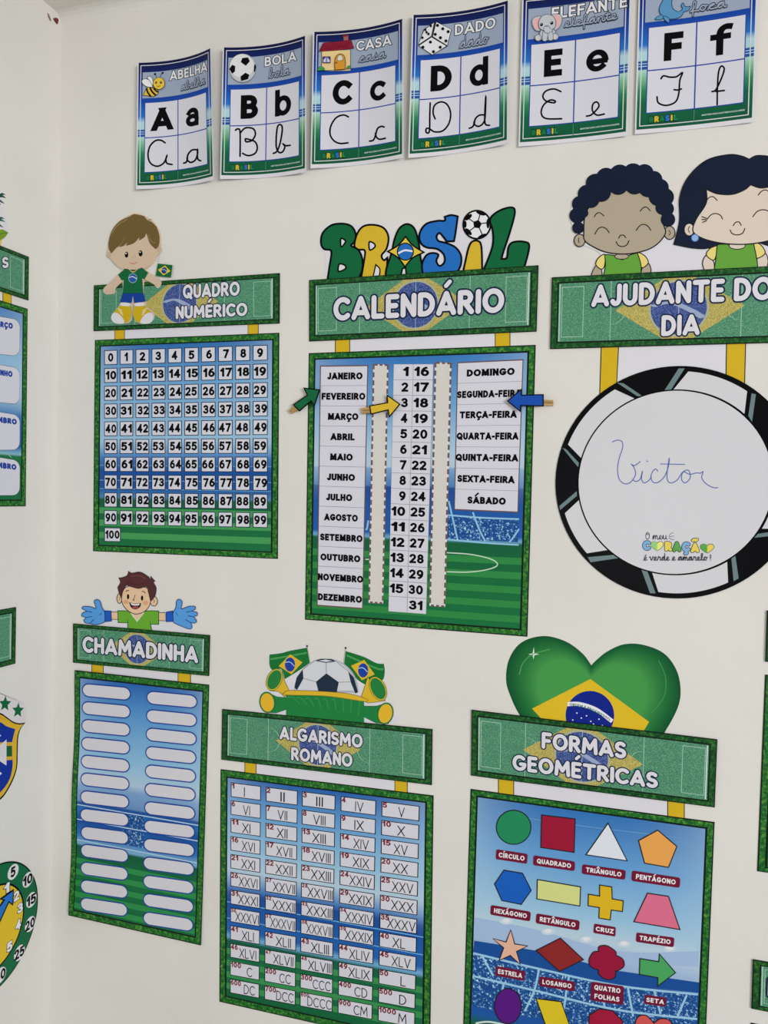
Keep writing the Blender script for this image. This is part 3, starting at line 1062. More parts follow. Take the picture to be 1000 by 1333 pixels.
def number_chart():
    hb = Sheet(MAIN, [(123.5, 371.8), (364.6, 355.9), (364.3, 421.2), (123, 431.2)])
    pn = Sheet(MAIN, [(124, 442.8), (363.8, 433.3), (361.9, 727.5), (121.6, 717.5)])
    root = thing('number_chart', 'green framed number chart from 0 to 100, boy with a flag on top', 'poster', root_at(pn))
    Z4 = (110, 270, 3.7037)
    f = px(MAIN, Z4)
    sheet_back(root, MAIN, [f(150, 560), (f(838, 550)), f(838, 640), f(150, 665)])
    tabs(root, [[(146, 575), (195, 573), (195, 660), (146, 660)], [(788, 550), (840, 548), (840, 630), (788, 630)]], Z4)
    bo = banner(root, hb, [('QUADRO', .5, .115, .8, .405), ('NUMÉRICO', .462, .555, .84, .825)], cx=.482)
    po, s = panel(root, pn, 'chart_stadium', [(.03, (44, 106, 172)), (.2, (106, 160, 205)), (.48, (150, 190, 216)), (.56, (60, 120, 185)), (.62, (24, 78, 150)), (.7, (28, 84, 156)), (.74, (70, 130, 176)), (.752, (16, 92, 60)), (.85, (20, 104, 60)), (1, (26, 110, 64))], .035, .032)
    for y in (.59, .66, .7):
        s.rect(ID, .035, y, .965, y + .003, ink((110, 165, 210)))
    stripes(s, .035, .79, .965, 3, (66, 150, 84))
    s.done()
    Z5 = (110, 430, 3.7037)
    g = quad(pn, [(97, 97), (898, 70), (898, 968), (96, 952)], Z5)
    for n in range(101):
        r_, c = divmod(n, 10)
        if n < 100:
            cell = sub(g, c / 10, r_ / 10, c / 10 + .085, r_ / 10 + .083)
        else:
            cell = sub(g, 0, .998, .108, 1.078)
        p = Part('number_cell', root, pn, s.h, po)
        p.rect(cell, 0, 0, 1, 1, NAVY)
        p.rect(cell, .055, .05, .945, .95, WHITE)
        t = str(n)
        w = {1: .40, 2: .80, 3: .84}[len(t)] * (.62 if t == '1' else 1)
        j = random.uniform(-.03, .06) if n < 100 else 0
        p.text(cell, t, .5 - w / 2 + j, .2, .5 + w / 2 + j, .78, BLACK, .23, False, 0, .1)
        p.done()
    # the boy standing on the banner
    f = px(MAIN, (120, 270, 7.8417))
    b = Part('boy_cutout', root, MAIN, .0026)
    bo = None
    b.h = .0044
    b.slab(f, smooth([(190, 520), (160, 500), (165, 455), (178, 400), (185, 330), (225, 220), (300, 135), (430, 70), (540, 90), (640, 160), (700, 270), (705, 400), (720, 440), (690, 480), (660, 510), (610, 590), (530, 640), (430, 655), (330, 640), (260, 600)], True), SKIN, 0, .0044)
    b.slab(f, smooth([(275, 690, 1), (345, 630), (430, 610), (520, 620), (590, 670, 1), (700, 740), (715, 790), (680, 830), (640, 790), (545, 740, 1), (535, 880), (565, 970), (560, 1010), (640, 1080), (635, 1150), (560, 1190), (455, 1170), (437, 1080), (430, 915, 1), (423, 1080), (405, 1165), (340, 1192), (240, 1180), (205, 1120), (260, 1040), (300, 980), (325, 880), (320, 760, 1), (250, 830), (240, 880), (150, 890), (125, 840), (180, 780)], True), SKIN, 0, .0044)
    b.ell(f, 185, 490, 22, 28, ink((196, 168, 144))).ell(f, 692, 432, 22, 34, ink((196, 168, 144)))
    b.ell(f, 437, 470, 238, 172, SKIN)
    for x, y, rx, ry in ((362, 488, 18, 30), (506, 475, 20, 31)):
        b.ell(f, x, y, rx, ry, BLACK).ell(f, x - 5, y - 12, 6, 8, SK)
    b.line(f, [(415, 520), (440, 505), (460, 515)], 5, ink((190, 150, 124))).line(f, [(398, 570), (430, 582), (468, 566)], 6, ink((190, 100, 96)))
    for q in ([(150, 880), (165, 855)], [(190, 885), (195, 855)], [(225, 875), (222, 850)], [(650, 800), (672, 790)]):
        b.line(f, q, 4, ink((180, 150, 124)), curve=False)
    bo = b.done()
    h = Part('hair', root, MAIN, b.h, bo)
    h.shape(f, [(208, 478, 1), (180, 420), (182, 350), (215, 240), (290, 150), (400, 95), (435, 75, 1), (500, 84), (545, 97, 1), (580, 140), (620, 155), (670, 205, 1), (695, 280), (700, 345), (690, 400), (660, 435, 1), (600, 370), (565, 268, 1), (545, 310), (490, 345, 1), (495, 310, 1), (440, 370), (358, 398, 1), (370, 366, 1), (330, 400), (288, 408, 1), (310, 375, 1), (250, 430)], ink((108, 88, 48)))
    h.line(f, [(215, 270), (270, 190), (365, 130)], 8, ink((150, 128, 84))).line(f, [(580, 290), (610, 345), (650, 370)], 7, ink((150, 128, 84))).line(f, [(345, 310), (320, 360), (285, 405)], 6, ink((140, 118, 76))).line(f, [(585, 140), (615, 128)], 6, ink((70, 58, 34)))
    h.done()
    h = Part('shirt', root, MAIN, b.h, bo)
    h.shape(f, [(345, 635, 1), (395, 640), (430, 668), (470, 638), (520, 620, 1), (585, 672, 1), (545, 742, 1), (524, 728, 1), (535, 882, 1), (325, 882, 1), (334, 745, 1), (315, 752, 1), (275, 692, 1)], ink((12, 98, 56)), curve=True)
    h.line(f, [(395, 642), (430, 668), (470, 640)], 9, ink((190, 170, 90)))
    h.blob(f, 427, 728, 42, 46, ink((34, 84, 160)), 5, ink((150, 190, 190))).line(f, [(388, 722), (425, 712), (466, 735)], 7, SK)
    h.done()
    h = Part('shorts', root, MAIN, b.h, bo)
    h.poly(f, [(325, 880), (535, 880), (562, 965), (440, 982), (428, 905), (415, 982), (295, 972)], ink((14, 60, 146)))
    h.done()
    for sg in (0, 1):
        m = (lambda x, y, s_=sg: f(x, y)) if not sg else (lambda x, y: f(845 - x, y))
        h = Part('shoe', root, MAIN, b.h, bo)
        h.shape(m, [(300, 1010), (345, 985), (395, 1005), (418, 1075), (395, 1150), (335, 1190), (240, 1182), (207, 1135), (225, 1085), (265, 1040)], ink((200, 168, 24)), 4, ink((150, 150, 150)))
        h.shape(m, [(225, 1085), (270, 1085), (318, 1125), (338, 1185), (250, 1188), (208, 1140)], ink((214, 214, 220)))
        h.shape(m, [(300, 985), (345, 975), (395, 985), (390, 1012), (310, 1008)], ink((216, 216, 216)))
        for k in range(3):
            h.line(m, [(275 + k * 12, 1035 + k * 22), (315 + k * 6, 1058 + k * 22)], 7, ink((226, 220, 190)))
        h.done()
    h = Part('hand_flag', root, MAIN, .0046, bo)
    h.line(f, [(722, 380), (700, 500), (680, 620), (660, 780)], 5, ink((196, 194, 196)))
    h.up(4)
    flagprint(h, f, [(682, 578), (832, 594), (816, 720), (660, 704)])
    h.done()


number_chart()

# ------------------------------------------------------------------ calendar
MONTHS = [('JANEIRO', 158, 285), ('FEVEREIRO', 137, 295), ('MARÇO', 160, 270), ('ABRIL', 170, 257), ('MAIO', 168, 250), ('JUNHO', 157, 258), ('JULHO', 154, 248), ('AGOSTO', 147, 268), ('SETEMBRO', 132, 285), ('OUTUBRO', 133, 277), ('NOVEMBRO', 124, 287), ('DEZEMBRO', 124, 283)]
DAYS = [('DOMINGO', 662, 835), ('SEGUNDA-FEIRA', 627, 862), ('TERÇA-FEIRA', 636, 842), ('QUARTA-FEIRA', 625, 848), ('QUINTA-FEIRA', 621, 847), ('SEXTA-FEIRA', 628, 834), ('SÁBADO', 665, 803)]
Z7 = (370, 440, 2.7778)


def pitch_scene(s, inx, yt, c1=(70, 130, 190)):
    pass


def calendar():
    hb = Sheet(MAIN, [(403.4, 365), (701.4, 345.8), (698.8, 431.8), (403.4, 444.6)])
    pn = Sheet(MAIN, [(402.4, 459.8), (697.6, 449), (686.8, 828.8), (397.4, 806.5)])
    root = thing('calendar_poster', 'green calendar poster with months, days and big colourful cut-out letters on top', 'poster', root_at(pn))
    Z6 = (390, 260, 3.125)
    f = px(MAIN, Z6)
    sheet_back(root, MAIN, [f(150, 560), f(855, 535), f(855, 610), f(150, 640)])
    tabs(root, [[(145, 560), (206, 558), (206, 640), (145, 640)], [(795, 535), (858, 532), (858, 610), (795, 612)]], Z6)
    banner(root, hb, [('CALENDÁRIO', .115, .31, .865, .69)], cx=.487, r=.36)
    po, s = panel(root, pn, 'calendar_stadium', [(.03, (50, 116, 184)), (.2, (104, 160, 206)), (.36, (164, 196, 218)), (.42, (176, 196, 214)), (.425, (120, 160, 200)), (.49, (70, 120, 180)), (.493, (24, 70, 146)), (.56, (30, 84, 158)), (.66, (30, 88, 164)), (.675, (110, 168, 205)), (.685, (14, 92, 58)), (.8, (18, 104, 56)), (1, (20, 110, 60))], .033, .026)
    f = px(pn, Z7)
    g = lambda c: ink(c)
    for i, y in enumerate((.73, .78, .83, .88, .93)):
        s.rect(ID, .033, y, .967, y + .024, g((44, 132, 66)))
    s.poly(f, [(590, 640), (848, 655), (846, 738), (590, 728)], STAND)
    for q in ([(596, 590), (612, 660), (628, 730)], [(683, 630), (705, 690), (728, 735)], [(590, 640), (720, 650), (850, 655)], [(590, 728), (720, 740), (848, 748)], [(850, 690), (830, 720), (815, 738)], [(296, 690), (300, 690), (305, 660)]):
        s.line(f, q, 6, ink((140, 190, 222)), cap=False)
    s.line(f, [(590, 776), (680, 783), (750, 800), (772, 820), (740, 836), (670, 846), (590, 845)], 4, ink((190, 215, 190)))
    s.line(f, [(296, 800), (320, 800)], 4, ink((180, 210, 190)))
    s.done()
    H = s.h
    # month list
    mf = quad(pn, [(131, 100), (305, 98), (286, 980), (119, 968)], Z7)
    p = Part('month_list', root, pn, H, po)
    p.rect(mf, 0, 0, 1, 1, ink((104, 76, 78)))
    p.rect(mf, .02, .005, .98, .995, WHITE)
    for i in range(1, 12):
        p.rect(mf, .02, i / 12 - .0007, .98, i / 12 + .0007, ink((120, 112, 118)))
    for i, (m_, a, b) in enumerate(MONTHS):
        x0 = 131 - 12 * (i + .5) / 12
        w = 174 - 7 * (i + .5) / 12
        p.text(mf, m_, (a - x0) / w, (i + .36) / 12, (b - x0) / w, (i + .70) / 12, BLACK, .27, False, 0, .07)
    p.done()
    df = quad(pn, [(627, 88), (866, 77), (847, 632), (615, 622)], Z7)
    p = Part('weekday_list', root, pn, H, po)
    p.rect(df, 0, 0, 1, 1, ink((104, 76, 78)))
    p.rect(df, .014, .008, .986, .992, WHITE)
    for i in range(1, 7):
        p.rect(df, .014, i / 7 - .001, .986, i / 7 + .001, ink((120, 112, 118)))
    for i, (m_, a, b) in enumerate(DAYS):
        x0 = 627 - 12 * (i + .5) / 7
        w = 239 - 7 * (i + .5) / 7
        dy = .04 if i < 2 else 0
        p.text(df, m_, (a - x0) / w, (i + .33 + dy) / 7, min(.985, (b - x0) / w), (i + .66 + dy) / 7, BLACK, .27, False, 0, .07)
    p.done()
    nf = quad(pn, [(397, 95), (541, 95), (515, 998), (378, 988)], Z7)
    p = Part('day_grid', root, pn, H, po)
    p.rect(nf, 0, 0, 1, 1, ink((150, 150, 158)))
    for c in (0, 1):
        for r_ in range(16):
            p.rect(nf, c / 2 + .006, r_ / 16 + .001, c / 2 + .494, (r_ + 1) / 16 - .001, WHITE)
            n = r_ + 1 + 15 * c if not (c and r_ == 0) else 16
            n = (r_ + 1) if c == 0 else (r_ + 16)
            if c == 0 and r_ == 15:
                continue
            t = str(n)
            if c == 0:
                x1 = .385
                w = (.2 if n == 1 else .17) if n < 10 else .36
                w = .14 if n == 1 else w
            else:
                x1 = .9
                w = .37 if n != 31 else .35
            p.text(nf, t, x1 - w, (r_ + .17) / 16, x1, (r_ + .77) / 16, BLACK, .23, False, 0, .08)
    p.done()
    for q in ([(323, 95), (378, 97), (359, 960), (306, 957)], [(546, 88), (606, 91), (583, 972), (526, 968)]):
        sf = quad(pn, q, Z7)
        p = Part('pointer_slot', root, pn, H, po)
        p.rect(sf, 0, 0, 1, 1, ink((216, 214, 214)))
        br = ink((110, 84, 80))
        for k in range(30):
            a, b = k / 30, k / 30 + .0215
            p.rect(sf, -.02, a, .1, b, br)
            p.h -= DZ
            p.rect(sf, .9, a, 1.02, b, br)
            p.h -= DZ
        p.up()
        for a in (.1, .42, .74):
            p.rect(sf, a, -.002, a + .2, .006, br)
            p.h -= DZ
            p.rect(sf, a, .994, a + .2, 1.002, br)
            p.h -= DZ
        p.up()
        p.rect(sf, .12, .008, .88, .992, CREAM)
        p.done()
    # cut-out word above the banner
    f = px(MAIN, (410, 260, 3.448))
    w = Part('word_cutout', root, MAIN, .0008)
    w.slab(f, smooth([(52, 362, 1), (45, 250), (25, 225), (22, 180), (40, 125), (80, 102), (160, 112), (290, 108), (345, 150), (380, 118), (415, 105), (455, 120), (475, 145), (520, 95), (578, 80), (600, 62), (650, 68), (660, 100), (690, 60), (735, 46), (785, 62), (830, 42), (890, 28), (906, 60), (880, 190), (945, 182), (970, 212), (948, 320, 1)], True), PAPER, 0, .0006)
    wo = w.done()
    LW = 9
    gr, ye, bu = ink((6, 98, 56)), ink((208, 176, 46)), ink((32, 106, 186))
    def letter(pts, c, holes=(), extra=None, lab=None):
        q = Part('cutout_letter', root, MAIN, w.h, wo, lab)
        q.shape(f, pts, c, LW)
        for hl in holes:
            q.shape(f, hl, PAPER, LW * .8)
        if extra:
            extra(q)
        q.done()
        w.up(6)
    letter([(205, 370, 1), (222, 270), (224, 228), (195, 224), (178, 205), (192, 150), (222, 118), (272, 114), (312, 130), (331, 170), (322, 220), (300, 250), (310, 272), (326, 260, 1), (322, 365, 1)], ye, [[(245, 190), (266, 197), (270, 212), (247, 226)]], lambda q: q.shape(f, [(274, 292, 1), (292, 312), (290, 342, 1), (262, 345, 1)], PAPER, 6), 'yellow letter R')
    letter([(55, 372, 1), (66, 300), (74, 232), (42, 222), (28, 195), (36, 150), (75, 115), (125, 108), (165, 120), (184, 155), (178, 190), (163, 206), (195, 225), (213, 265), (212, 318), (190, 368, 1)], gr, [[(117, 176), (131, 179), (138, 190), (119, 212)], [(110, 290), (134, 294), (138, 310), (107, 322)]], None, 'green letter B')
    w.up(10)
    letter([(318, 360, 1), (322, 310), (345, 240), (358, 180), (380, 130), (415, 110), (447, 130), (466, 190), (475, 260), (492, 345, 1)], gr, [[(394, 310, 1), (408, 306, 1), (412, 345, 1), (386, 348, 1)]],
           lambda q: (q.shape(f, [(328, 233, 1), (375, 205), (408, 166, 1), (440, 205), (490, 237, 1), (440, 262), (405, 302, 1), (375, 262)], ink((222, 192, 62)), 7), q.blob(f, 407, 234, 36, 38, bu, 5), q.line(f, [(378, 240), (405, 228), (436, 232)], 8, SK)), 'green letter A with a flag diamond')
    letter([(487, 345, 1), (482, 290), (502, 250), (530, 240), (555, 248), (546, 275), (560, 298), (582, 282), (580, 248), (550, 222), (500, 214), (474, 190), (472, 150), (500, 110), (550, 96), (583, 95), (584, 78, 1), (612, 70), (642, 76, 1), (632, 150), (625, 187, 1), (592, 188, 1), (578, 168), (560, 150), (547, 166), (556, 186), (592, 196), (632, 215), (656, 250), (656, 292), (636, 335, 1)], bu, lab='blue letter S')
    letter([(664, 335, 1), (675, 285), (690, 220), (706, 190), (732, 186), (748, 212), (752, 330, 1)], ye, (), lambda q: (q.blob(f, 728, 113, 61, 63, SK, 8), q.poly(f, [(712, 100), (735, 92), (750, 108), (740, 130), (715, 126)], BLACK), [q.line(f, z_, 5, INKDK, curve=False) for z_ in ([(712, 100), (690, 85)], [(735, 92), (742, 68)], [(750, 108), (778, 104)], [(740, 130), (752, 158)], [(715, 126), (694, 142)])], [q.ell(f, x, y, rx, ry, BLACK, a) for x, y, rx, ry, a in ((690, 80, 20, 9, -40), (746, 62, 22, 8, 20), (778, 108, 7, 22, 0), (752, 165, 22, 8, -25), (690, 145, 20, 9, 45), (676, 112, 6, 16, 0))]), 'yellow letter I dotted with a football')
    letter([(755, 325, 1), (797, 215), (800, 145), (788, 88), (830, 50), (885, 36), (898, 62), (875, 150), (850, 225), (838, 266, 1), (862, 262), (870, 215), (890, 192), (940, 190), (963, 212), (938, 315, 1)], gr, lab='green letter L')


calendar()


# ------------------------------------------------------------------ arrows pegged on the calendar
WOOD = noise_mat('peg_wood', 60, [(.3, (150, 116, 70)), (.7, (200, 166, 112))], stretch=(1, 1, 6))


def arrow(label, pts, pegq, c):
    f = px(MAIN, Z7)
    cx, cy = sum(p[0] for p in pts) / len(pts), sum(p[1] for p in pts) / len(pts)
    root = thing('pointer_arrow', label, 'arrow', MAIN.pos(*f(cx, cy), .004), 'paper pointer arrows on the calendar')
    p = Part('arrow_head', root, MAIN, .0105)
    p.slab(f, pts, BLACK, .0095, .0105)
    mx, my = cx, cy
    ins = []
    n = len(pts)
    area_ = sum(pts[i][0] * pts[(i + 1) % n][1] - pts[(i + 1) % n][0] * pts[i][1] for i in range(n))
    sg = 1 if area_ > 0 else -1
    for i in range(n):
        a, b, c_ = pts[i - 1], pts[i], pts[(i + 1) % n]
        d1, d2 = Vector((b[0] - a[0], b[1] - a[1])).normalized(), Vector((c_[0] - b[0], c_[1] - b[1])).normalized()
        n1, n2 = Vector((-d1[1], d1[0])) * sg, Vector((-d2[1], d2[0])) * sg
        k = 4.2 / max(.35, 1 + n1.dot(n2)) if True else 0
        ins.append((b[0] + (n1[0] + n2[0]) * k, b[1] + (n1[1] + n2[1]) * k))
    p.poly(f, ins, ink(c))
    p.done()
    g = Part('wooden_peg', root, MAIN, .004)
    q = qst([f(*z_) for z_ in pegq])
    for a, b in ((0, .46), (.54, 1)):
        g.slab(q, [(0, a), (1, a), (1, b), (0, b)], WOOD, .0016, .0092)
    g.done()


arrow('green paper arrow pegged at the calendar edge, pointing to the second month', [(37, 243), (88, 208), (75, 181), (137, 188), (116, 250), (104, 232), (62, 268)], [(22, 262), (95, 212), (104, 226), (32, 274)], (14, 98, 58))
arrow('yellow paper arrow on the calendar pointing to number 3', [(313, 246), (378, 234), (375, 205), (426, 241), (384, 291), (380, 264), (318, 279)], [(284, 255), (380, 240), (382, 256), (287, 277)], (212, 178, 48))
arrow('blue paper arrow on the calendar pointing at the weekday list', [(808, 230), (862, 184), (862, 207), (941, 205), (941, 250), (860, 248), (858, 271)], [(870, 224), (974, 226), (974, 246), (870, 244)], (20, 76, 168))


# ------------------------------------------------------------------ helper of the day
def helper_chart():
    hb = Sheet(MAIN, [(-.1085, -.2635), (.1845, -.2615), (.1845, -.1765), (-.1085, -.1778)], wall=True)
    root = thing('helper_poster', 'helper poster with two smiling children above a big football disc', 'poster', MAIN.pos(.036, -.02, 0))
    Z8, Z9 = (700, 190, 3.3333), (700, 460, 3.3333)
    f8, f9 = px(MAIN, Z8), px(MAIN, Z9)
    sheet_back(root, MAIN, [f8(285, 860), f8(900, 850), f8(893, 1070), f8(290, 1090)])
    tabs(root, [[(275, 862), (354, 860), (345, 1030), (268, 1080)], [(818, 850), (905, 848), (899, 1075), (815, 1030)]], Z8)
    banner(root, hb, [('AJUDANTE DO', .16, .135, .83, .44), ('DIA', .431, .59, .573, .87)], cx=.493, r=.355)
    # disc
    C, RO, RI = (.0362, -.0194), .1343, .1074
    d = Part('football_disc', root, MAIN, .001)
    GB = ink((8, 9, 12), .3, .07)
    GW = ink((206, 206, 210), .28, .2)
    GS = ink((104, 126, 128), .28, .2)
    d.slab(lambda x, y: (C[0] + x * RO, C[1] + y * RO), [(math.cos(i * 6.283185 / 96), math.sin(i * 6.283185 / 96)) for i in range(96)], GB, .0009, .0018)
    do = d.done()

    def ang(p):
        s, t = f9(*p)
        return math.atan2(t - C[1], s - C[0])

    rp = Part('ring_print', root, MAIN, d.h, do)
    for o0, o1, i0, i1 in (((655, 70), (913, 160), (590, 160), (898, 262)), ((1110, 470), (1060, 757), (1000, 480), (968, 758)), ((830, 1000), (522, 1050), (823, 905), (497, 950)), ((205, 875), (107, 697), (300, 860), (174, 635)), ((122, 392), (330, 148), (182, 455), (425, 203))):
        a0, a1, b0, b1 = ang(o0), ang(o1), ang(i0), ang(i1)
        while a1 < a0:
            a1 += 6.283185
        while b0 - a0 > 3.14:
            b0 -= 6.283185
        while a0 - b0 > 3.14:
            b0 += 6.283185
        while b1 < b0:
            b1 += 6.283185
        n = 14
        pts = [(C[0] + RO * .955 * math.cos(a0 + (a1 - a0) * i / n), C[1] + RO * .955 * math.sin(a0 + (a1 - a0) * i / n)) for i in range(n + 1)]
        pts += [(C[0] + RI * 1.0 * math.cos(b1 + (b0 - b1) * i / n), C[1] + RI * 1.0 * math.sin(b1 + (b0 - b1) * i / n)) for i in range(n + 1)]
        rp.poly(ID, pts, GW)
    for q in ([(345, 128), (372, 130), (458, 188), (432, 186)], [(612, 66), (638, 66), (578, 160), (550, 162)], [(928, 174), (947, 178), (930, 298), (914, 272)], [(108, 410), (124, 416), (180, 476), (176, 494)], [(95, 662), (170, 598), (171, 618), (98, 680)], [(218, 884), (330, 874), (352, 888), (230, 906)], [(450, 936), (476, 944), (512, 1041), (488, 1040)], [(840, 884), (858, 878), (872, 976), (850, 988)], [(955, 783), (1040, 770), (1030, 790), (940, 800)], [(1040, 440), (1100, 400), (1105, 420), (1045, 462)]):
        rp.poly(f9, q, GS)
    rp.done()
    c = Part('name_area', root, MAIN, rp.h, do, 'white writing circle')
    cf = lambda x, y: (C[0] - .0012 + x * RI, C[1] + y * RI)
    c.ell(cf, 0, 0, 1.0, 1.0, BLACK, n=96)
    c.ell(cf, 0, 0, .985, .985, GW, n=96)
    c.done()
    hw = Part('handwriting', root, MAIN, c.h, do, 'blue pen handwriting')
    BP = ink((84, 104, 168))
    hw.line(f9, [(325, 385), (345, 377), (366, 383), (369, 410), (356, 450), (347, 500), (354, 545), (378, 566), (405, 558), (425, 525), (418, 495), (407, 482), (422, 487), (445, 470)], 4.2, BP)
    hw.line(f9, [(412, 548), (428, 556), (445, 545), (455, 512), (451, 545), (462, 562), (482, 552), (494, 536)], 4.2, BP)
    hw.line(f9, [(521, 512), (513, 502), (500, 512), (492, 535), (500, 558), (522, 560), (550, 535), (568, 490), (571, 455), (564, 500), (562, 545), (577, 562), (605, 550), (630, 515), (655, 508), (662, 540), (640, 562), (624, 545), (632, 515), (660, 525), (688, 519), (706, 520), (718, 514), (712, 540), (730, 565), (760, 582), (782, 583)], 4.2, BP)
    hw.line(f9, [(533, 480), (580, 481), (638, 482)], 3.8, BP).line(f9, [(474, 467), (478, 469)], 4, BP)
    hw.done()
    m = Part('motto_print', root, MAIN, c.h, do)
    f = px(MAIN, (820, 680, 8.333))
    m.cursive(f, 'O meu', 168, 108, 405, 182, 8, INKDK)
    m.line(f, [(425, 150), (440, 125), (470, 110)], 5, INKDK).line(f, [(430, 160), (455, 150), (480, 150)], 5, INKDK).line(f, [(425, 168), (445, 182), (478, 185)], 5, INKDK)
    lb, gg, yy = ink((124, 172, 214)), ink((92, 164, 76)), ink((226, 204, 92))

    def L_(ch, x0, y0, x1, y1, cc):
        m.text(f, ch, x0, y0, x1, y1, INKDK, .32, True, .06)
        m.text(f, ch, x0, y0, x1, y1, cc, .32, True)

    def hrt(x0, y0, x1, y1, c1, c2):
        w_, h_ = x1 - x0, y1 - y0
        P_ = [(.5, .2, 1), (.3, .02), (.05, .12), (.02, .45), (.25, .8), (.5, 1, 1), (.78, .75), (.98, .42), (.93, .1), (.7, .02)]
        P_ = [(x0 + p[0] * w_, y0 + p[1] * h_, *p[2:]) for p in P_]
        m.shape(f, P_, c2, 5, INKDK)
        m.shape(f, P_[:6], c1, 0)
    L_('C', 140, 198, 226, 302, lb)
    hrt(230, 205, 366, 308, ink((150, 204, 120)), ink((230, 228, 130)))
    L_('R', 380, 208, 458, 312, yy)
    L_('A', 464, 208, 556, 318, gg)
    L_('Ç', 566, 212, 655, 318, lb)
    L_('Ã', 662, 222, 752, 326, yy)
    hrt(765, 232, 914, 332, gg, yy)
    m.cursive(f, 'é verde e amarelo !', 150, 335, 885, 410, 8, INKDK)
    m.done()
    # children
    f = px(MAIN, (740, 200, 3.846))
    bk = Part('children_backing', root, MAIN, .0006)
    bk.slab(f, [(250, 420), (520, 300), (560, 240), (620, 300), (1100, 300), (1050, 600), (400, 620), (150, 620)], PAPER, 0, .0006)
    bk.done()
    OL = ink((22, 20, 24))
    HR = ink((10, 24, 48))
    G1, Y1 = ink((98, 158, 58)), ink((226, 208, 122))

    def child(skin, name, pre):
        b = Part(name, root, MAIN, .0012)
        b.slab(f, smooth(pre, True), PAPER, 0, .0014)
        return b, b.done()

    def body(root_, parent, h, cx0, pts, sl, sr, al, ar, skin):
        a = Part('arm', root, MAIN, h, parent)
        a.shape(f, al, skin, 5, OL)
        a.done()
        a = Part('arm', root, MAIN, h, parent)
        a.shape(f, ar, skin, 5, OL)
        a.done()
        s = Part('shirt', root, MAIN, h + 6 * DZ, parent)
        s.shape(f, sl, Y1, 5, OL).shape(f, sr, Y1, 5, OL).shape(f, pts, G1, 5, OL)
        return s
    sk = ink((172, 160, 140))
    b, bo = child(sk, 'boy_cutout', [(30, 440), (40, 400), (12, 340), (10, 290), (30, 230), (60, 180), (100, 130), (150, 85), (220, 62), (320, 50), (400, 58), (450, 95), (495, 150), (522, 220), (526, 300), (535, 390), (510, 432), (470, 440), (410, 490), (400, 560), (412, 605), (360, 620), (180, 625), (118, 615), (125, 570), (160, 505), (90, 465)])
    s = body(root, bo, b.h, 0, [(182, 506, 1), (235, 512), (268, 532), (300, 512), (346, 498, 1), (364, 560), (362, 622, 1), (172, 626, 1), (186, 560)], [(182, 506), (150, 525), (138, 556), (165, 580), (182, 560)], [(348, 498), (385, 515), (400, 548), (372, 572), (354, 550)], [(142, 558), (118, 600), (122, 622), (165, 620), (165, 580)], [(400, 550), (414, 582), (405, 612), (366, 614), (372, 570)], sk)
    s.done()
    hd = Part('head', root, MAIN, s.h + 6 * DZ, bo)
    hd.blob(f, 267, 516, 34, 14, sk, 4, OL)
    for x, y, rx, ry in ((57, 436, 27, 31), (507, 398, 27, 33)):
        hd.blob(f, x, y, rx, ry, sk, 5, OL).line(f, [(x - 3, y - 12), (x - 6 if x < 300 else x + 3, y), (x - 3, y + 12)], 4, OL)
    hd.shape(f, [(78, 400), (88, 300), (150, 215), (220, 185), (330, 185), (420, 205), (465, 290), (478, 360), (486, 400), (450, 450), (390, 485), (290, 504), (190, 495), (115, 462), (82, 435)], sk, 6, OL)
    for q in ([(130, 318), (142, 302), (158, 298), (178, 313)], [(360, 290), (375, 273), (392, 270), (410, 288)], [(133, 405), (150, 378), (170, 370), (190, 378), (205, 398)], [(340, 386), (358, 363), (378, 356), (398, 365), (413, 386)], [(252, 425), (262, 411), (278, 411), (288, 423)], [(240, 443), (250, 460), (270, 467), (292, 459), (304, 438)]):
        hd.line(f, q, 5, OL)
    hd.done()
    hr = Part('hair', root, MAIN, hd.h, bo)
    for x, y, r_ in ((50, 373, 27), (45, 312, 36), (62, 255, 40), (95, 205, 44), (137, 152, 46), (190, 122, 46), (258, 108, 48), (325, 102, 48), (382, 100, 42), (428, 132, 40), (460, 172, 40), (484, 220, 42), (490, 278, 36), (499, 332, 33), (112, 230, 42), (165, 195, 46), (250, 158, 48), (332, 158, 46), (400, 172, 46), (450, 218, 44), (78, 300, 20), (470, 275, 30)):
        hr.ell(f, x, y, r_ + 3, r_ + 3, OL)
    hr.up(4)
    for x, y, r_ in ((50, 373, 27), (45, 312, 36), (62, 255, 40), (95, 205, 44), (137, 152, 46), (190, 122, 46), (258, 108, 48), (325, 102, 48), (382, 100, 42), (428, 132, 40), (460, 172, 40), (484, 220, 42), (490, 278, 36), (499, 332, 33), (112, 230, 42), (165, 195, 46), (250, 158, 48), (332, 158, 46), (400, 172, 46), (450, 218, 44), (78, 300, 20), (470, 275, 30)):
        hr.ell(f, x, y, r_, r_, HR)
    hr.shape(f, [(95, 205), (190, 122), (325, 102), (430, 132), (470, 200), (400, 172), (250, 158), (140, 200)], HR)
    hr.done()
    sk2 = ink((214, 200, 186))
    b, bo = child(sk2, 'girl_cutout', [(528, 458, 1), (556, 340), (558, 220), (600, 118), (690, 34), (800, 4), (865, 10), (905, 27, 1), (950, 8), (1040, 25), (1110, 100), (1145, 220), (1148, 340), (1172, 458, 1), (1080, 476), (1000, 470), (1002, 540), (985, 590), (860, 600), (700, 600), (672, 560), (695, 490), (640, 478)])
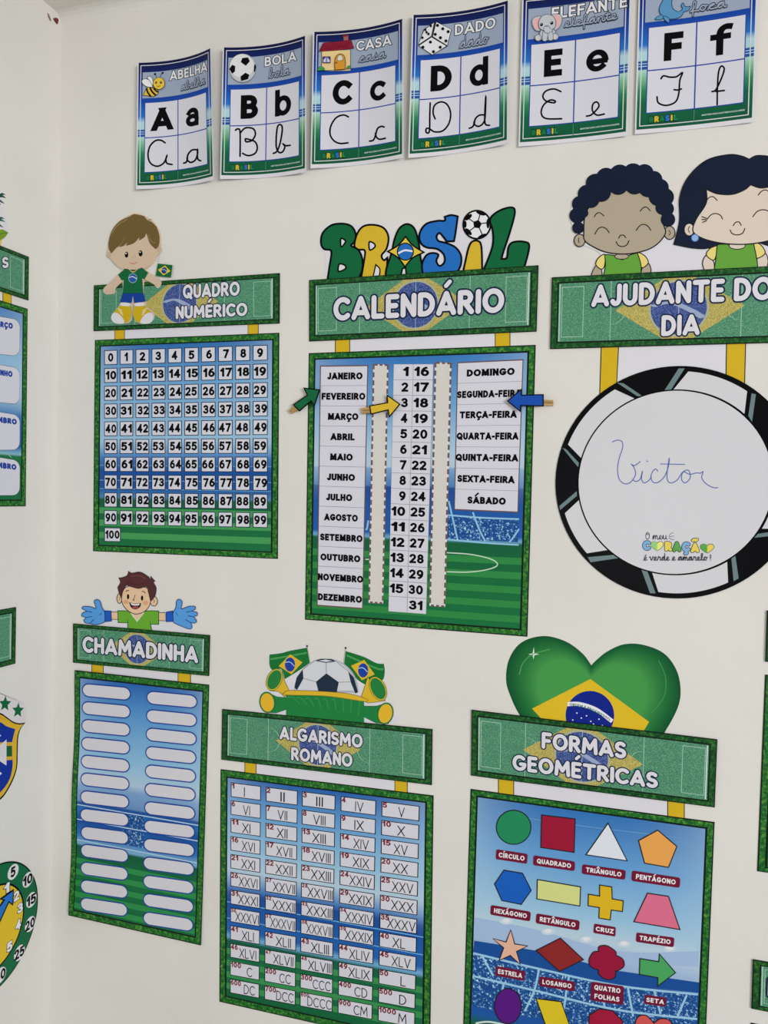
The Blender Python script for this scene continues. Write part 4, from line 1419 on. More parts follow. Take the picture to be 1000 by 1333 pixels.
    s = body(root, bo, b.h, 0, [(745, 456, 1), (800, 456), (838, 478), (880, 456), (926, 446, 1), (945, 540), (946, 592, 1), (726, 604, 1), (738, 530)], [(745, 458), (705, 480), (692, 510), (725, 535), (740, 510)], [(930, 446), (965, 460), (985, 500), (946, 525), (935, 500)], [(692, 510), (672, 550), (690, 598), (725, 602), (728, 545)], [(985, 500), (1000, 540), (985, 586), (948, 590), (946, 525)], sk2)
    s.done()
    hr = Part('hair', root, MAIN, s.h + 4 * DZ, bo)
    hr.shape(f, [(528, 456, 1), (556, 340), (558, 220), (600, 120), (690, 36), (800, 7), (865, 13), (905, 30, 1), (950, 11), (1040, 28), (1108, 102), (1142, 220), (1145, 340), (1170, 456, 1), (1060, 470), (1000, 462), (850, 420), (720, 470), (640, 476)], HR, 5, OL)
    hr.done()
    hd = Part('head', root, MAIN, hr.h + 3 * DZ, bo)
    hd.blob(f, 845, 462, 40, 18, sk2, 4, OL)
    for x in (605, 1092):
        hd.blob(f, x, 382, 25, 31, sk2, 5, OL).line(f, [(x + 2, 366), (x - 5, 382), (x + 2, 396)], 4, OL)
    hd.shape(f, [(690, 180, 1), (745, 203), (820, 206), (880, 184), (912, 158, 1), (960, 174), (1010, 168, 1), (1018, 245), (1070, 335), (1078, 385), (1030, 428), (940, 450), (850, 456), (755, 448), (670, 425), (624, 390), (640, 330), (690, 250)], sk2, 6, OL)
    for q in ([(690, 240), (705, 222), (725, 218), (745, 236)], [(950, 210), (965, 192), (985, 184), (1005, 192)], [(695, 330), (715, 308), (740, 302), (762, 312), (772, 330)], [(923, 318), (945, 292), (975, 283), (1005, 292), (1018, 312)], [(825, 362), (838, 346), (855, 345), (865, 361)], [(810, 385), (820, 402), (845, 409), (872, 400), (883, 377)], [(692, 326), (668, 318)], [(690, 332), (668, 332)], [(692, 338), (672, 346)]):
        hd.line(f, q, 5, OL)
    hd.blob(f, 634, 424, 18, 18, ink((136, 176, 220)), 4, ink((60, 100, 160)))
    hd.done()


helper_chart()


# ------------------------------------------------------------------ attendance chart
def attendance_chart():
    hb = Sheet(MAIN, [(96.2, 811.5), (273.8, 826.6), (272.6, 879.7), (96.2, 862.3)])
    pn = Sheet(MAIN, [(97.7, 872.3), (272.6, 891.3), (261.8, 1230.4), (89.4, 1191.3)], lambda s, t: .004 * (1 - s) * (.5 + .5 * math.cos(12.566 * t)) + .003 * t * t, (1, 48))
    root = thing('attendance_poster', 'narrow attendance poster with blank name slots under a boy in blue gloves', 'poster', root_at(pn))
    Z10 = (80, 730, 4.762)
    f = px(MAIN, Z10)
    sheet_back(root, MAIN, [f(190, 620), f(800, 690), f(800, 760), f(190, 700)])
    tabs(root, [[(188, 625), (262, 632), (262, 705), (188, 700)], [(722, 680), (803, 688), (803, 765), (722, 755)]], Z10)
    bo = banner(root, hb, [('CHAMADINHA', .075, .295, .925, .71)], cx=.487, r=.36, inx=.035)
    po, s = panel(root, pn, 'attendance_stadium', [(.03, (38, 98, 172)), (.15, (84, 146, 202)), (.35, (138, 186, 216)), (.43, (170, 196, 214)), (.46, (120, 158, 200)), (.525, (100, 140, 190)), (.53, (22, 72, 146)), (.56, (40, 110, 180)), (.6, (22, 72, 150)), (.66, (40, 112, 180)), (.7, (120, 172, 206)), (.71, (16, 88, 62)), (.8, (20, 108, 62)), (1, (18, 104, 60))], .045, .03)
    s.rect(ID, .4, .545, .56, .6, STAND).rect(ID, .4, .61, .56, .67, STAND)
    for y in (.54, .6, .685):
        s.rect(ID, .045, y, .955, y + .004, LBL)
    for i in range(5):
        s.rect(ID, .045, .76 + i * .045, .955, .782 + i * .045, ink((44, 138, 74)))
    s.done()
    Z11 = (80, 860, 3.5097)
    for i in range(13):
        for c in (0, 1):
            k = i / 12
            if c == 0:
                yl, yr = 132 + (1107 - 132) * k, 152 + (1140 - 152) * k
                x0, x1 = 97 - 12 * math.sin(k * 1.57) + (4 if i > 7 else 0), 320 - 14 * k
            else:
                yl, yr = 166 + (1172 - 166) * k, 188 + (1208 - 188) * k
                x0, x1 = 391 - 16 * min(1, k * 1.3), 624 - 18 * k
            a = 32
            q = [(x0, yl - a), (x1, yr - a), (x1, yr + a), (x0, yl + a)]
            sf = quad(pn, q, Z11)
            p = Part('name_slot', root, pn, s.h, po)
            p.rrect(sf, 0, 0, 1, 1, .14, .5, ink((28, 64, 150)))
            p.rrect(sf, .02, .085, .98, .915, .125, .415, ink((206, 205, 211)))
            p.done()
    # the boy with goalkeeper gloves
    f = px(MAIN, (90, 735, 5.263))
    b = Part('cutout_backing', root, MAIN, .0006)
    b.slab(f, [(100, 400), (150, 330), (260, 312), (350, 308), (600, 312), (720, 318), (850, 380), (850, 470), (100, 410)], PAPER, 0, .0006)
    b.done()
    b = Part('boy_cutout', root, MAIN, .001)
    OL = ink((40, 30, 34))
    sk = ink((224, 190, 156))
    b.slab(f, smooth([(362, 225, 1), (342, 195), (335, 155, 1), (352, 120), (342, 86, 1), (370, 85), (402, 70), (410, 42, 1), (438, 54), (490, 46), (545, 75), (580, 95), (595, 115), (605, 170), (606, 250), (580, 285), (555, 290), (530, 330), (460, 345), (400, 320), (365, 270), (335, 255), (330, 215)], True), PAPER, 0, .0012)
    b.poly(f, [(290, 322), (660, 326), (660, 386), (290, 376)], OL).poly(f, [(290, 326), (660, 330), (660, 382), (290, 372)], sk)
    bo = b.done()
    s = Part('shirt', root, MAIN, b.h, bo)
    gs = ink((102, 166, 50))
    s.shape(f, [(336, 315, 1), (400, 318), (430, 332), (468, 388, 1), (512, 325), (560, 316), (616, 318, 1), (616, 408, 1), (560, 408, 1), (572, 470, 1), (404, 470, 1), (404, 398, 1), (338, 396, 1)], gs, 5, ink((40, 84, 30)))
    s.poly(f, [(430, 332), (512, 328), (468, 382)], sk).line(f, [(428, 334), (468, 386), (514, 328)], 8, ink((206, 216, 190)), curve=False)
    s.line(f, [(404, 400), (404, 380)], 4, ink((50, 100, 36))).line(f, [(560, 408), (556, 390)], 4, ink((50, 100, 36)))
    s.done()
    s = Part('head', root, MAIN, s.h, bo)
    for x, y, rx, ry in ((347, 232, 17, 33), (583, 250, 25, 33)):
        s.blob(f, x, y, rx, ry, sk, 5, OL).line(f, [(x - 4, y - 12), (x + 4, y), (x - 2, y + 12)], 3, OL)
    s.shape(f, [(368, 190), (400, 150), (480, 150), (545, 165), (562, 220), (555, 275), (520, 320), (460, 338), (410, 318), (375, 280), (362, 235)], sk, 5, OL)
    s.ell(f, 392, 255, 17, 15, ink((214, 160, 124))).ell(f, 527, 262, 18, 16, ink((214, 160, 124)))
    s.ell(f, 407, 219, 8, 18, BLACK).ell(f, 503, 229, 8, 18, BLACK)
    s.line(f, [(392, 185), (402, 176), (412, 178)], 5, OL).line(f, [(502, 183), (515, 184), (524, 195)], 5, OL).line(f, [(455, 208), (447, 235), (440, 240), (450, 246)], 4, OL)
    s.shape(f, [(417, 260, 1), (455, 268), (494, 264, 1), (488, 288), (460, 304), (430, 292)], ink((60, 24, 30)), 4, OL)
    s.poly(f, [(424, 262), (455, 270), (488, 266), (482, 278), (455, 280), (432, 276)], SK).ell(f, 458, 293, 20, 8, ink((170, 80, 80)))
    s.done()
    s = Part('hair', root, MAIN, s.h, bo)
    s.shape(f, [(362, 232, 1), (347, 195), (337, 155, 1), (355, 120), (344, 90, 1), (370, 87), (402, 73), (411, 46, 1), (436, 57), (490, 50), (540, 77), (562, 100), (562, 80, 1), (578, 97), (592, 112, 1), (582, 122), (600, 160), (592, 212), (562, 252, 1), (547, 190), (532, 150), (480, 163), (420, 148), (395, 142), (372, 182)], ink((84, 44, 46)), 4, OL)
    s.line(f, [(400, 120), (450, 135), (520, 128)], 4, ink((60, 28, 32))).line(f, [(425, 80), (480, 75), (530, 95)], 5, ink((116, 68, 66)))
    s.done()
    cu, hnd = ink((30, 88, 186)), ink((84, 152, 216))
    for cuff, hand, fing in (([(248, 315, 1), (290, 318, 1), (294, 385, 1), (250, 390, 1)], [(250, 332), (228, 292), (216, 252), (195, 238), (175, 252), (187, 297), (150, 288), (105, 285), (92, 300), (122, 318), (96, 330), (90, 352), (118, 362), (104, 380), (116, 398), (142, 402), (190, 410), (250, 388)], ([(122, 318), (160, 325)], [(118, 362), (158, 355)], [(150, 398), (172, 375)])),
                             ([(668, 325, 1), (712, 317, 1), (717, 388, 1), (668, 390, 1)], [(715, 332), (735, 292), (740, 248), (760, 237), (778, 257), (772, 302), (820, 286), (862, 285), (868, 302), (848, 317), (878, 327), (880, 347), (860, 357), (876, 386), (862, 400), (838, 398), (846, 426), (830, 440), (790, 428), (715, 390)], ([(848, 317), (808, 325)], [(860, 357), (818, 350)], [(838, 398), (800, 375)]))):
        g = Part('glove', root, MAIN, b.h + 20 * DZ, bo)
        g.shape(f, hand, hnd, 5, ink((24, 50, 110)))
        for q in fing:
            g.line(f, q, 5, ink((24, 60, 130)), curve=False)
        g.line(f, [(hand[1][0], 330), ((hand[1][0] + hand[3][0]) / 2, 345)], 4, ink((24, 60, 130)), curve=False)
        g.shape(f, cuff, cu, 5, ink((20, 44, 100)))
        g.done()


attendance_chart()


# ------------------------------------------------------------------ roman numerals
ROM = ['I', 'II', 'III', 'IV', 'V', 'VI', 'VII', 'VIII', 'IX', 'X', 'XI', 'XII', 'XIII', 'XIV', 'XV', 'XVI', 'XVII', 'XVIII', 'XIX', 'XX', 'XXI', 'XXII', 'XXIII', 'XXIV', 'XXV', 'XXVI', 'XXVII', 'XXVIII', 'XXIX', 'XXX', 'XXXI', 'XXXII', 'XXXIII', 'XXXIV', 'XXXV', 'XXXVI', 'XXXVII', 'XXXVIII', 'XXXIX', 'XL', 'XLI', 'XLII', 'XLIII', 'XLIV', 'XLV', 'XLVI', 'XLVII', 'XLVIII', 'XLIX', 'L', 'C', 'CC', 'CCC', 'CD', 'D', 'DC', 'DCC', 'DCCC', 'CM', 'M']
NUM = [str(i) for i in range(1, 51)] + ['100', '200', '300', '400', '500', '600', '700', '800', '900', '1000']
SMALL = {26, 27, 31, 32, 33, 35, 36, 37, 38, 46, 47, 57}


def roman_chart():
    hb = Sheet(MAIN, [(290.2, 922.8), (563.4, 949), (562.5, 1021.4), (289.2, 988.4)])
    a, b_ = wall_pt(287.6, 1001.2), wall_pt(564.7, 1035.4)
    c, d = wall_pt(286, 1303.6), wall_pt(560.6, 1333)
    w = b_[0] - a[0]
    k = (c[1] - a[1])
    pn = Sheet(MAIN, [a, b_, (b_[0] + (d[0] - b_[0]) * k / (d[1] - b_[1]), b_[1] + k + .002), c], wall=True)
    root = thing('roman_numeral_poster', 'green poster of Roman numerals topped by a football and two flags', 'poster', root_at(pn))
    Z12, Z13 = (270, 830, 3.125), (270, 990, 3.125)
    f = px(MAIN, Z12)
    sheet_back(root, MAIN, [f(152, 495), f(812, 570), f(812, 650), f(152, 565)])
    tabs(root, [[(152, 500), (200, 505), (200, 570), (152, 565)], [(762, 570), (815, 575), (815, 650), (762, 645)]], Z12)
    banner(root, hb, [('ALGARISMO', .292, .215, .688, .468), ('ROMANO', .35, .592, .642, .845)], cx=.477, r=.375)
    po, s = panel(root, pn, 'roman_stadium', [(.03, (36, 94, 168)), (.15, (92, 150, 204)), (.32, (140, 186, 216)), (.42, (176, 200, 216)), (.47, (110, 152, 200)), (.5, (60, 110, 176)), (.52, (24, 74, 150)), (.6, (30, 88, 164)), (.68, (34, 96, 172)), (.71, (110, 168, 206)), (.725, (16, 92, 66)), (.85, (26, 112, 66)), (1, (14, 90, 56))], .036, .033)
    for y in (.56, .63, .7):
        s.rect(ID, .036, y, .964, y + .004, ink((110, 170, 215)))
    for i in range(4):
        s.rect(ID, .036, .76 + i * .05, .964, .785 + i * .05, ink((56, 142, 80)))
    s.done()
    g = quad(pn, [(97, 88), (886, 187), (866, 1104), (93, 958)], Z13)
    RED = ink((122, 34, 46))
    for n in range(60):
        r_, c = divmod(n, 5)
        cx0 = (0, .192, .385, .585, .79)[c]
        cw = (.165, .17, .173, .178, .185)[c]
        cell = sub(g, cx0, r_ / 12, cx0 + cw, r_ / 12 + .067)
        p = Part('numeral_cell', root, pn, s.h, po)
        p.rect(cell, 0, 0, 1, 1, BLACK)
        p.rect(cell, .025, .05, .975, .95, WHITE)
        t = ROM[n]
        wd = sum({'I': .068, 'V': .165, 'X': .195, 'L': .14, 'C': .18, 'D': .19, 'M': .22}[q] for q in t)
        wd = min(wd, .78)
        if t == 'I':
            x0 = .44
            wd = .03
        elif wd < .4:
            x0 = .53 - wd / 2
        else:
            x0 = min(.6 - wd / 2, .96 - wd)
        if n >= 49:
            x0 = min(.66 - wd / 2, .965 - wd)
        sm = n in SMALL
        p.text(cell, NUM[n], .03, .04, .03 + (.085 if sm else .115) * len(NUM[n]) * (.8 if NUM[n] == '1' else 1), .3 if sm else .4, RED, .22, False, 0, .1)
        p.text(cell, t, x0, .23, x0 + wd, .88, BLACK, .1, False, 0, .12)
        p.done()
    # topper
    f = px(MAIN, (330, 835, 5))
    b = Part('topper_backing', root, MAIN, .0006)
    b.slab(f, smooth([(40, 440), (35, 390), (70, 330), (80, 250), (120, 190), (100, 150), (100, 82, 1), (240, 56), (350, 34), (370, 130), (475, 106), (580, 140), (600, 55, 1), (720, 95), (852, 142, 1), (858, 210), (840, 250), (880, 340), (870, 385), (912, 450), (890, 530), (80, 470)], True), PAPER, 0, .0006)
    to = b.done()
    GF = ink((18, 110, 46))
    GD = ink((28, 124, 60))
    YF = ink((214, 176, 44))
    for pole, pts, rh, (ex, ey) in (([(350, 30), (372, 170)], [(105, 85, 1), (180, 76), (240, 60), (350, 40, 1), (368, 140, 1), (280, 200), (205, 245, 1), (180, 180), (125, 185), (105, 150)], [(165, 160), (240, 83), (320, 136), (248, 213)], (239, 150)),
                                    ([(601, 42), (585, 170)], [(601, 62, 1), (720, 100), (800, 140), (850, 145, 1), (856, 200), (840, 252), (790, 240), (740, 286, 1), (680, 250), (590, 155, 1)], [(636, 158), (722, 120), (790, 214), (706, 252)], (715, 188))):
        q = Part('flag', root, MAIN, b.h, to)
        q.line(f, pole, 9, ink((178, 178, 176)), curve=False)
        q.shape(f, pts, GF)
        q.line(f, [(pts[0][0] + 10, pts[0][1] + 30), (pts[2][0], pts[2][1] + 34), (pts[3][0] - 8, pts[3][1] + 34)], 12, ink((70, 150, 84)))
        q.poly(f, rh, YF).ell(f, ex, ey, 33, 46, ink((24, 62, 158)))
        q.line(f, [(ex - 30, ey - 14), (ex, ey - 16), (ex + 28, ey + 10)], 5, LBL)
        q.ell(f, pole[0][0], pole[0][1], 7, 7, ink((60, 60, 60)))
        q.done()
    bh = b.h + 12 * DZ
    q = Part('football', root, MAIN, bh, to)
    BW, BN = ink((206, 208, 214)), ink((28, 44, 64))
    q.poly(f, arc(475, 318, 208, 208, 176, 364, 48), ink((170, 174, 184)))
    q.poly(f, arc(470, 312, 196, 198, 178, 362, 48), BW)
    q.poly(f, [(476, 207), (557, 265), (543, 332), (425, 328), (408, 262)], BN)
    q.poly(f, [(400, 125), (440, 112), (510, 114), (540, 130), (472, 139)], BN).poly(f, [(425, 124), (470, 117), (515, 126), (472, 133)], BW)
    q.poly(f, [(322, 182), (327, 240), (285, 316), (268, 300), (282, 235)], BN).poly(f, [(618, 192), (655, 235), (682, 330), (664, 338), (634, 262)], BN)
    for z_ in ([(476, 207), (474, 140)], [(408, 262), (327, 240)], [(557, 265), (634, 262)], [(425, 328), (415, 335)], [(400, 125), (322, 182)], [(540, 130), (618, 192)]):
        q.line(f, z_, 5, ink((150, 155, 166)), curve=False)
    q.done()
    for pts, cx, cy, rx, ry, rot, rim, inn, tube in (
            ([(110, 320), (165, 325), (205, 360), (240, 330), (205, 260), (188, 195)], 138, 248, 50, 76, 24, YF, ink((34, 122, 58)), YF),
            ([(90, 330), (155, 360), (220, 365), (220, 440), (150, 465), (90, 460)], 92, 396, 52, 70, -8, GD, ink((222, 176, 46)), GD),
            ([(745, 230), (720, 310), (700, 372), (745, 400), (790, 395), (860, 385)], 812, 306, 52, 84, -26, YF, ink((34, 122, 58)), YF),
            ([(720, 420), (800, 420), (880, 400), (880, 535), (800, 530), (720, 490)], 860, 468, 53, 72, 12, GD, ink((222, 176, 46)), GD)):
        q = Part('horn', root, MAIN, bh + 12 * DZ, to)
        q.shape(f, pts, tube, 3, ink((40, 90, 40)), False)
        q.ell(f, cx, cy, rx, ry, ink((36, 92, 44)), rot).ell(f, cx, cy, rx - 3, ry - 3, rim, rot).ell(f, cx, cy, rx - 9, ry - 10, inn, rot)
        q.done()
    q = Part('drum', root, MAIN, bh + 40 * DZ, to)
    q.poly(f, [(216, 340), (480, 345), (722, 380), (722, 530), (480, 520), (216, 485)], GD)
    for i in range(9):
        q.line(f, [(225 + i * 58, 365 + i * 3), (255 + i * 55, 350 + i * 3 + 12), (300 + i * 48, 400 + i * 9)], 7, ink((46, 142, 78)))
    q.shape(f, [(205, 332, 1), (245, 318), (475, 325), (640, 342), (742, 374, 1), (722, 388), (480, 354), (216, 346)], YF, 3, ink((120, 100, 30)))
    q.done()


roman_chart()


# ------------------------------------------------------------------ shapes chart
def shapes_chart():
    hb = Sheet(MAIN, [(614.4, 923.7), (934, 962.2), (930.5, 1050.4), (613.7, 1009)])
    a, b_ = wall_pt(612.9, 1026.8), wall_pt(930.5, 1070)
    c, d = wall_pt(603.4, 1333), wall_pt(919.6, 1333)
    k = .352
    pn = Sheet(MAIN, [a, b_, (b_[0] + (d[0] - b_[0]) * k / (d[1] - b_[1]), b_[1] + k), (a[0] + (c[0] - a[0]) * k / (c[1] - a[1]), a[1] + k)], wall=True)
    root = thing('shapes_poster', 'green poster of coloured geometric shapes under a big green heart', 'poster', root_at(pn))
    Z14, Z15 = (600, 820, 2.7778), (600, 1020, 2.941)
    f = px(MAIN, Z14)
    sheet_back(root, MAIN, [f(135, 525), f(810, 610), f(810, 690), f(135, 600)])
    tabs(root, [[(135, 530), (193, 538), (193, 600), (135, 595)], [(747, 605), (810, 612), (810, 690), (747, 680)]], Z14)
    banner(root, hb, [('FORMAS', .305, .2, .652, .45), ('GEOMÉTRICAS', .182, .59, .78, .83)], cx=.473, r=.37)
    # in this panel t runs past the bottom of the photograph
    S = [(.03, (48, 112, 178)), (.2, (96, 154, 206)), (.38, (146, 190, 218)), (.46, (180, 204, 218)), (.5, (168, 190, 216)), (.56, (140, 170, 208)), (.585, (30, 80, 150)), (.62, (24, 70, 142)), (.8, (30, 84, 158)), (.84, (16, 96, 58)), (1, (20, 110, 62))]
    po, s = panel(root, pn, 'shapes_stadium', S, .034, .026)
    f = px(pn, Z15)
    s.poly(f, smooth([(52, 510), (300, 560), (600, 640), (912, 640)]) + [(912, 700), (600, 690), (300, 640), (52, 590)], ink((158, 184, 216)))
    s.poly(f, [(52, 600), (300, 640), (600, 715), (912, 760), (912, 800), (600, 765), (300, 700), (48, 645)], ink((22, 76, 148)))
    s.poly(f, [(48, 648), (300, 706), (600, 770), (908, 806), (905, 1010), (600, 960), (300, 900), (44, 850)], STAND)
    for q in ([(48, 648), (300, 708), (600, 772), (908, 806)], [(46, 735), (280, 790), (600, 865), (905, 900)], [(80, 655), (125, 735)], [(300, 708), (282, 790), (245, 870)], [(415, 735), (402, 810), (390, 905)], [(540, 760), (550, 850)], [(640, 780), (660, 890)], [(740, 790), (765, 880)], [(865, 808), (830, 890)], [(165, 760), (150, 850)]):
        s.line(f, q, 8, ink((150, 196, 224)), cap=False)
    for x, y in ((175, 525), (335, 565), (480, 595), (625, 612), (800, 630)):
        s.ell(f, x, y, 26, 13, ink((196, 210, 222))).ell(f, x, y - 2, 14, 8, ink((218, 224, 228)))
    s.line(f, [(75, 95), (250, 130), (500, 165), (920, 215)], 2.5, ink((110, 160, 208)))
    s.line(f, [(60, 915), (110, 910), (180, 925), (230, 945)], 7, ink((200, 220, 205)))
    s.done()
    DK = ink((30, 28, 34))

    def shp(lab, fn):
        p = Part('printed_shape', root, pn, s.h, po, lab)
        fn(p)
        p.done()

    def P_(pts, c, curve=False):
        return lambda p: p.shape(f, pts, ink(c), 4, DK, curve)
    shp('green circle', lambda p: p.blob(f, 203, 166, 66, 65, ink((32, 134, 88)), 4, DK))
    shp('crimson square', P_([(310, 119), (438, 134), (434, 262), (307, 243)], (152, 20, 52)))
    shp('white triangle', P_([(564, 151), (637, 294), (480, 271)], (216, 222, 230)))
    shp('orange pentagon', P_([(754, 177), (827, 239), (795, 319), (704, 303), (681, 217)], (226, 160, 80)))
    shp('blue hexagon', P_([(166, 330), (237, 342), (270, 407), (232, 461), (158, 446), (130, 383)], (24, 92, 184)))
    shp('pale yellow rectangle', P_([(294, 366), (459, 394), (456, 467), (292, 440)], (206, 212, 136)))
    shp('yellow cross', P_([(532, 387), (578, 394), (580, 440), (622, 447), (619, 488), (576, 482), (572, 520), (529, 513), (531, 473), (488, 466), (489, 422), (532, 429)], (216, 176, 32)))
    shp('pink trapezium', P_([(715, 418), (795, 430), (839, 557), (663, 527)], (214, 108, 138)))
    shp('peach star', P_([(192, 559), (207, 612), (256, 620), (214, 641), (228, 690), (190, 656), (148, 675), (165, 627), (124, 592), (174, 605)], (222, 176, 150)))
    shp('brick red diamond', P_([(382, 590), (470, 672), (378, 717), (289, 637)], (138, 38, 40)))
    shp('crimson four-leaf shape', P_([(528, 640, 1), (530, 622), (560, 619), (592, 640), (594, 655, 1), (620, 670), (625, 697), (600, 715), (593, 714, 1), (590, 740), (560, 748), (530, 730), (528, 712, 1), (500, 700), (491, 675), (506, 645)], (148, 20, 56), True))
    shp('green arrow', P_([(686, 668), (758, 680), (761, 651), (822, 722), (754, 773), (755, 741), (684, 728)], (72, 160, 92)))
    shp('purple ellipse', lambda p: p.blob(f, 181, 850, 51, 67, ink((86, 22, 124)), 4, DK))
    shp('yellow parallelogram', P_([(289, 821), (385, 833), (432, 965), (335, 950)], (214, 190, 36)))
    shp('crimson octagon', P_([(530, 860), (582, 868), (621, 908), (618, 960), (580, 990), (525, 980), (490, 940), (492, 885)], (158, 22, 56)))
    shp('salmon red heart', P_([(740, 915, 1), (710, 886), (680, 890), (668, 925), (690, 970), (735, 1020, 1), (790, 985), (812, 940), (800, 905), (765, 898)], (206, 82, 80), True))
    MR = ink((112, 18, 50))
    for t, q in (('CÍRCULO', [(137, 250), (257, 268), (254, 306), (134, 288)]), ('QUADRADO', [(279, 273), (438, 297), (436, 334), (277, 311)]), ('TRIÂNGULO', [(466, 307), (632, 330), (629, 367), (463, 344)]), ('PENTÁGONO', [(656, 331), (841, 359), (838, 398), (653, 371)]), ('HEXÁGONO', [(116, 463), (269, 489), (266, 526), (113, 500)]), ('RETÂNGULO', [(290, 495), (456, 523), (453, 561), (287, 533)]), ('CRUZ', [(511, 534), (594, 548), (592, 584), (508, 570)]), ('TRAPÉZIO', [(673, 568), (818, 588), (815, 625), (670, 604)]), ('ESTRELA', [(135, 696), (247, 717), (244, 754), (132, 733)]), ('LOSANGO', [(302, 736), (438, 757), (436, 794), (300, 773)]), ('SETA', [(705, 806), (787, 818), (784, 853), (702, 841)])):
        p = Part('caption_plate', root, pn, s.h, po)
        cf = quad(pn, q, Z15)
        p.rrect(cf, 0, 0, 1, 1, .055, .2, MR)
        p.text(cf, t, .09, .26, .91, .74, SK, .22, False, 0, .12)
        p.done()
    p = Part('caption_plate', root, pn, s.h, po)
    cf = quad(pn, [(500, 756), (625, 774), (622, 846), (496, 828)], Z15)
    p.rrect(cf, 0, 0, 1, 1, .055, .12, MR)
    p.text(cf, 'QUATRO', .1, .14, .9, .4, SK, .22, False, 0, .12)
    p.text(cf, 'FOLHAS', .12, .6, .88, .86, SK, .22, False, 0, .12)
    p.done()
    # heart
    f = px(MAIN, Z14)
    h = Part('heart_cutout', root, MAIN, .0006)
    hp = smooth([(472, 128, 1), (440, 85), (380, 42), (300, 22), (220, 45), (175, 105), (164, 180), (180, 240), (212, 306), (262, 370), (470, 470), (690, 430), (742, 362), (785, 280), (795, 215), (780, 145), (735, 85), (660, 54), (590, 52), (530, 78), (492, 108)], True)
    n = 22
    cxm, cym = 480, 250
    h.slab(f, hp, ink((8, 78, 42)), 0, .0004)
    for i in range(1, n):
        kk = i / (n - 1)
        c = tuple(int(a_ + (b_2 - a_) * min(1, kk * 1.15)) for a_, b_2 in zip((8, 82, 42), (66, 148, 72)))
        h.poly(f, [(cxm + (x - cxm) * (1 - .42 * kk) + (-6 * kk), cym + (y - cym) * (1 - .42 * kk)) for x, y in hp], ink(c))
    ho = h.done()
    q = Part('flag_diamond', root, MAIN, h.h, ho)
    q.poly(f, [(469, 177), (681, 332), (640, 400), (300, 330), (258, 284)], ink((216, 182, 36)))
    q.ell(f, 467, 309, 88, 89, ink((8, 32, 132)))
    q.line(f, [(386, 268), (430, 268), (490, 288), (548, 330)], 15, SK, cap=False)
    tf = lambda s_, t_: f(390 + 155 * s_, 262 + 55 * s_ * s_ + 5 * s_ + 13 * t_)
    q.text(tf, 'ORDEM E PROGRESSO', .03, .15, .97, .85, ink((40, 110, 80)), .2)
    for x, y in ((420, 300), (436, 318), (470, 330), (500, 322), (428, 345), (455, 310), (480, 340), (512, 345), (405, 325)):
        q.ell(f, x, y, 2.5, 2.5, SK)
    q.done()
    q = Part('sparkle', root, MAIN, h.h, ho)
    q.poly(f, [(264, 62), (267, 84), (284, 88), (267, 91), (263, 106), (260, 91), (244, 88), (260, 84)], ink((206, 228, 206)))
    q.done()
    q = Part('shine_line', root, MAIN, h.h, ho)
    q.line(f, [(212, 160), (225, 120), (260, 88), (320, 70)], 3, ink((90, 160, 100)))
    q.done()
    q = Part('shine_line', root, MAIN, h.h, ho)
    q.line(f, [(690, 300), (735, 240), (740, 170), (715, 110)], 4, ink((60, 140, 76)))
    q.done()


shapes_chart()


# ------------------------------------------------------------------ posters cut by the right edge of the photograph
def edge_poster(label, bq, pq, title, stops):
    root = thing('wall_poster', label, 'poster', MAIN.pos(pq[0][0] + .14, pq[0][1], 0))
    banner(root, Sheet(MAIN, bq, wall=True), title, cx=.48)
    po, s = panel(root, Sheet(MAIN, pq, wall=True), 'edge_stadium', stops, .034, .028)
    s.done()


def rect_from(px_tl, px_bl, w=.295):
    a, b = wall_pt(*px_tl), wall_pt(*px_bl)
    return [a, (a[0] + w, a[1]), (b[0] + w, b[1]), b]


EST = [(.03, (48, 112, 178)), (.4, (146, 190, 218)), (.5, (30, 80, 150)), (.65, (30, 84, 158)), (.68, (16, 96, 58)), (1, (20, 110, 62))]
edge_poster('tall green framed poster cut off at the photo edge, beside the heart poster', rect_from((998.3, 794.5), (996.2, 861)), rect_from((996.2, 878), (985.8, 1133.8)), [], EST)
b_ = wall_pt(977.5, 1331)
edge_poster('green banner with white lettering below the tall framed poster, low at the photo edge', rect_from((980.2, 1248.3), (978.2, 1311.7)), [b_, (b_[0] + .295, b_[1]), (b_[0] + .29, b_[1] + .3), (b_[0] - .005, b_[1] + .3)], [('E', .055, .3, .115, .7)], EST)


# ------------------------------------------------------------------ things on the left wall
def side_sheet(tr, br, w):
    a, b = SIDE.inv(*tr), SIDE.inv(*br)
    return [(a[0] - w, a[1]), a, b, (b[0] - w, b[1])]


